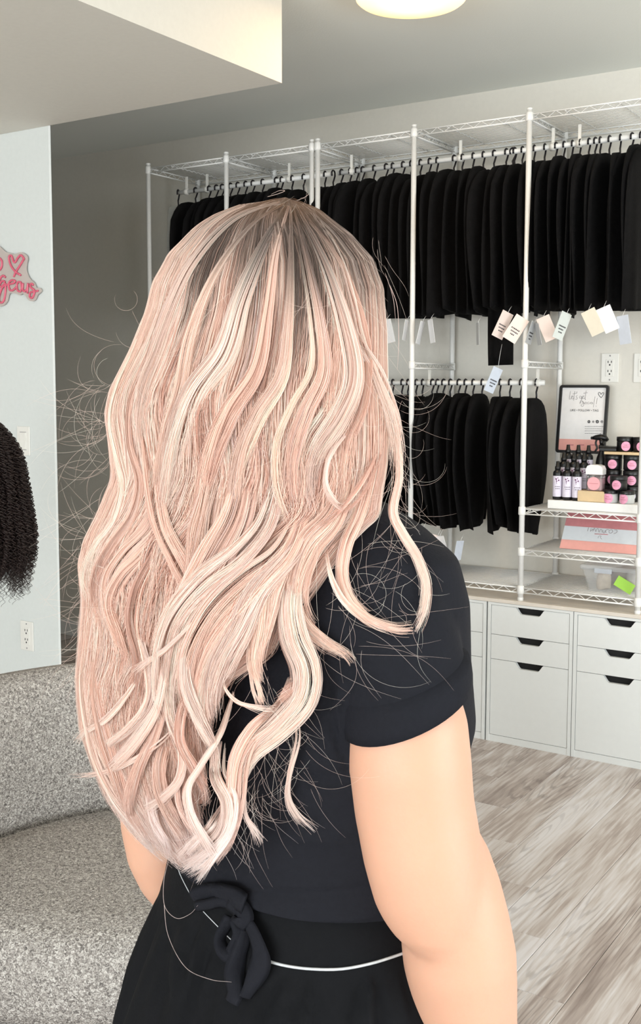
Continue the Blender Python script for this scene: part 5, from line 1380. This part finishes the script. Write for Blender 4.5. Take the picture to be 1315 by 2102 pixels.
for pts in ([(548, 404), (570, 398), (584, 392), (574, 391), (556, 399)], [(608, 412), (625, 405), (636, 396)], [(345, 1768), (336, 1810), (338, 1860), (362, 1885), (390, 1876), (406, 1858)], [(336, 1850), (345, 1920), (380, 1985), (430, 2010), (475, 2016)], [(800, 585), (815, 630), (818, 700), (815, 760)], [(790, 560), (806, 610), (812, 660)]):
    P = np.array(smooth(pts, 6)); Z = surfZ(P[:, 0], P[:, 1])
    for j in range(len(P)):
        h = hitZ(BV_ALL, *P[j]); Z[j] = min(Z[j], (h or 9) - .006)
    emit(P[None, :, 0], P[None, :, 1], Z[None], np.array([4]), np.array([380.]), .00022)

# far side of the head (hair brushed to both sides of the face)
def far_side(N):
    s = rng.uniform(0, 1, N); t = np.linspace(0, 1, 24)
    y1 = np.where((s < .22), rng.uniform(1000, 1350, N), np.where(s > .80, rng.uniform(900, 1040, N), rng.uniform(480, 540, N)))
    y = 407 + (y1 - 407)[:, None] * t
    a, b = xl_(y) + 6, np.interp(y, [405, 430, 480, 530, 590, 680, 1060], [600, 650, 712, 756, 778, 784, 775])
    x = a + (b - a) * s[:, None]
    u = np.clip((x - (a + b) / 2) / np.maximum((b - a) / 2, 6), -1, 1)
    dome = np.sqrt(np.clip(1 - ((640 - np.minimum(y, 640)) / 238.0) ** 2, 0, 1))
    Z = 1.010 + .10 * dome * np.sqrt(np.clip(1 - np.abs(u) ** 2.2, 0, 1)) - .004 * rng.uniform(0, 1, N)[:, None]
    emit(x, y, Z, rng.choice(5, N), np.full(N, 520.), .00022)
far_side(3500)

# hair body under the strands
q = MB(); rg = []
for y in (412, 422, 440, 470, 520, 580, 640, 720, 800, 880, 960, 1040, 1100, 1150, 1220, 1300, 1380, 1460, 1540, 1600, 1650):
    a = float(xl_(y)) + np.interp(y, [405, 640, 1300, 1650], [10, 12, 22, 34]); b = float(xr_(y)) - np.interp(y, [405, 640, 1000, 1200, 1400, 1650], [10, 10, 18, 40, 44, 44])
    xs = np.linspace(a, b, 26); fz = surfZ(xs, np.full(26, float(y))) + np.interp(y, [405, 640, 1650], [.012, .017, .018])
    dome = math.sqrt(max(0, 1 - ((640 - min(y, 640)) / 238.0) ** 2)); u = np.linspace(-1, 1, 26)
    back = np.interp(y, [405, 520, 560, 700], [.085, .085, .02, -.03])
    bz = np.maximum(1.01 + back * (dome if y < 640 else 1) * np.sqrt(np.clip(1 - u * u, 0, 1)), fz + .006)
    if y > 640: bz = np.maximum(fz + .006, np.minimum(bz, fz + .03))
    rg.append([V(x, y, z) for x, z in zip(xs, fz)] + [V(x, y, z) for x, z in zip(xs[::-1], bz[::-1])])
q.rings(rg)
M_under = bpy.data.materials.new('hair_mass'); M_under.use_nodes = True
nt = M_under.node_tree; b = nt.nodes['Principled BSDF']; b.inputs['Roughness'].default_value = .7; b.inputs['Specular IOR Level'].default_value = .2
tc = nt.nodes.new('ShaderNodeTexCoord'); sp = nt.nodes.new('ShaderNodeSeparateXYZ'); nt.links.new(tc.outputs['Object'], sp.inputs[0])
mr = nt.nodes.new('ShaderNodeMapRange'); mr.inputs[1].default_value = 1.48; mr.inputs[2].default_value = 1.55; nt.links.new(sp.outputs['Z'], mr.inputs[0])
mp = nt.nodes.new('ShaderNodeMapping'); mp.inputs['Scale'].default_value = (60, 60, 2.5); nt.links.new(tc.outputs['Object'], mp.inputs[0])
no = nt.nodes.new('ShaderNodeTexNoise'); no.inputs['Scale'].default_value = 3; nt.links.new(mp.outputs[0], no.inputs['Vector'])
r = nt.nodes.new('ShaderNodeValToRGB'); r.color_ramp.elements[0].position = .35; r.color_ramp.elements[0].color = (*rgb(198, 150, 134), 1); r.color_ramp.elements[1].position = .65; r.color_ramp.elements[1].color = (*rgb(232, 196, 180), 1)
nt.links.new(no.outputs['Fac'], r.inputs[0])
mx = nt.nodes.new('ShaderNodeMix'); mx.data_type = 'RGBA'; mx.inputs[7].default_value = (*rgb(104, 86, 76), 1)
nt.links.new(mr.outputs[0], mx.inputs[0]); nt.links.new(r.outputs[0], mx.inputs[6]); nt.links.new(mx.outputs[2], b.inputs['Base Color'])
hair = q.build('hair', M_under, person, off=OFF)

M_hair = bpy.data.materials.new('dyed_hair'); M_hair.use_nodes = True
nt = M_hair.node_tree; b = nt.nodes['Principled BSDF']
at = nt.nodes.new('ShaderNodeAttribute'); at.attribute_name = 'dye_and_glow'
nt.links.new(at.outputs['Color'], b.inputs['Base Color'])
b.inputs['Roughness'].default_value = .42; b.inputs['Specular IOR Level'].default_value = .35
tr = nt.nodes.new('ShaderNodeBsdfTranslucent'); nt.links.new(at.outputs['Color'], tr.inputs['Color'])
ms = nt.nodes.new('ShaderNodeMixShader'); ms.inputs[0].default_value = .28
nt.links.new(b.outputs[0], ms.inputs[1]); nt.links.new(tr.outputs[0], ms.inputs[2]); nt.links.new(ms.outputs[0], nt.nodes['Material Output'].inputs['Surface'])
strands_obj('hair_strands', hair, H_pos, H_rad, H_col, M_hair, tuple(OFF))
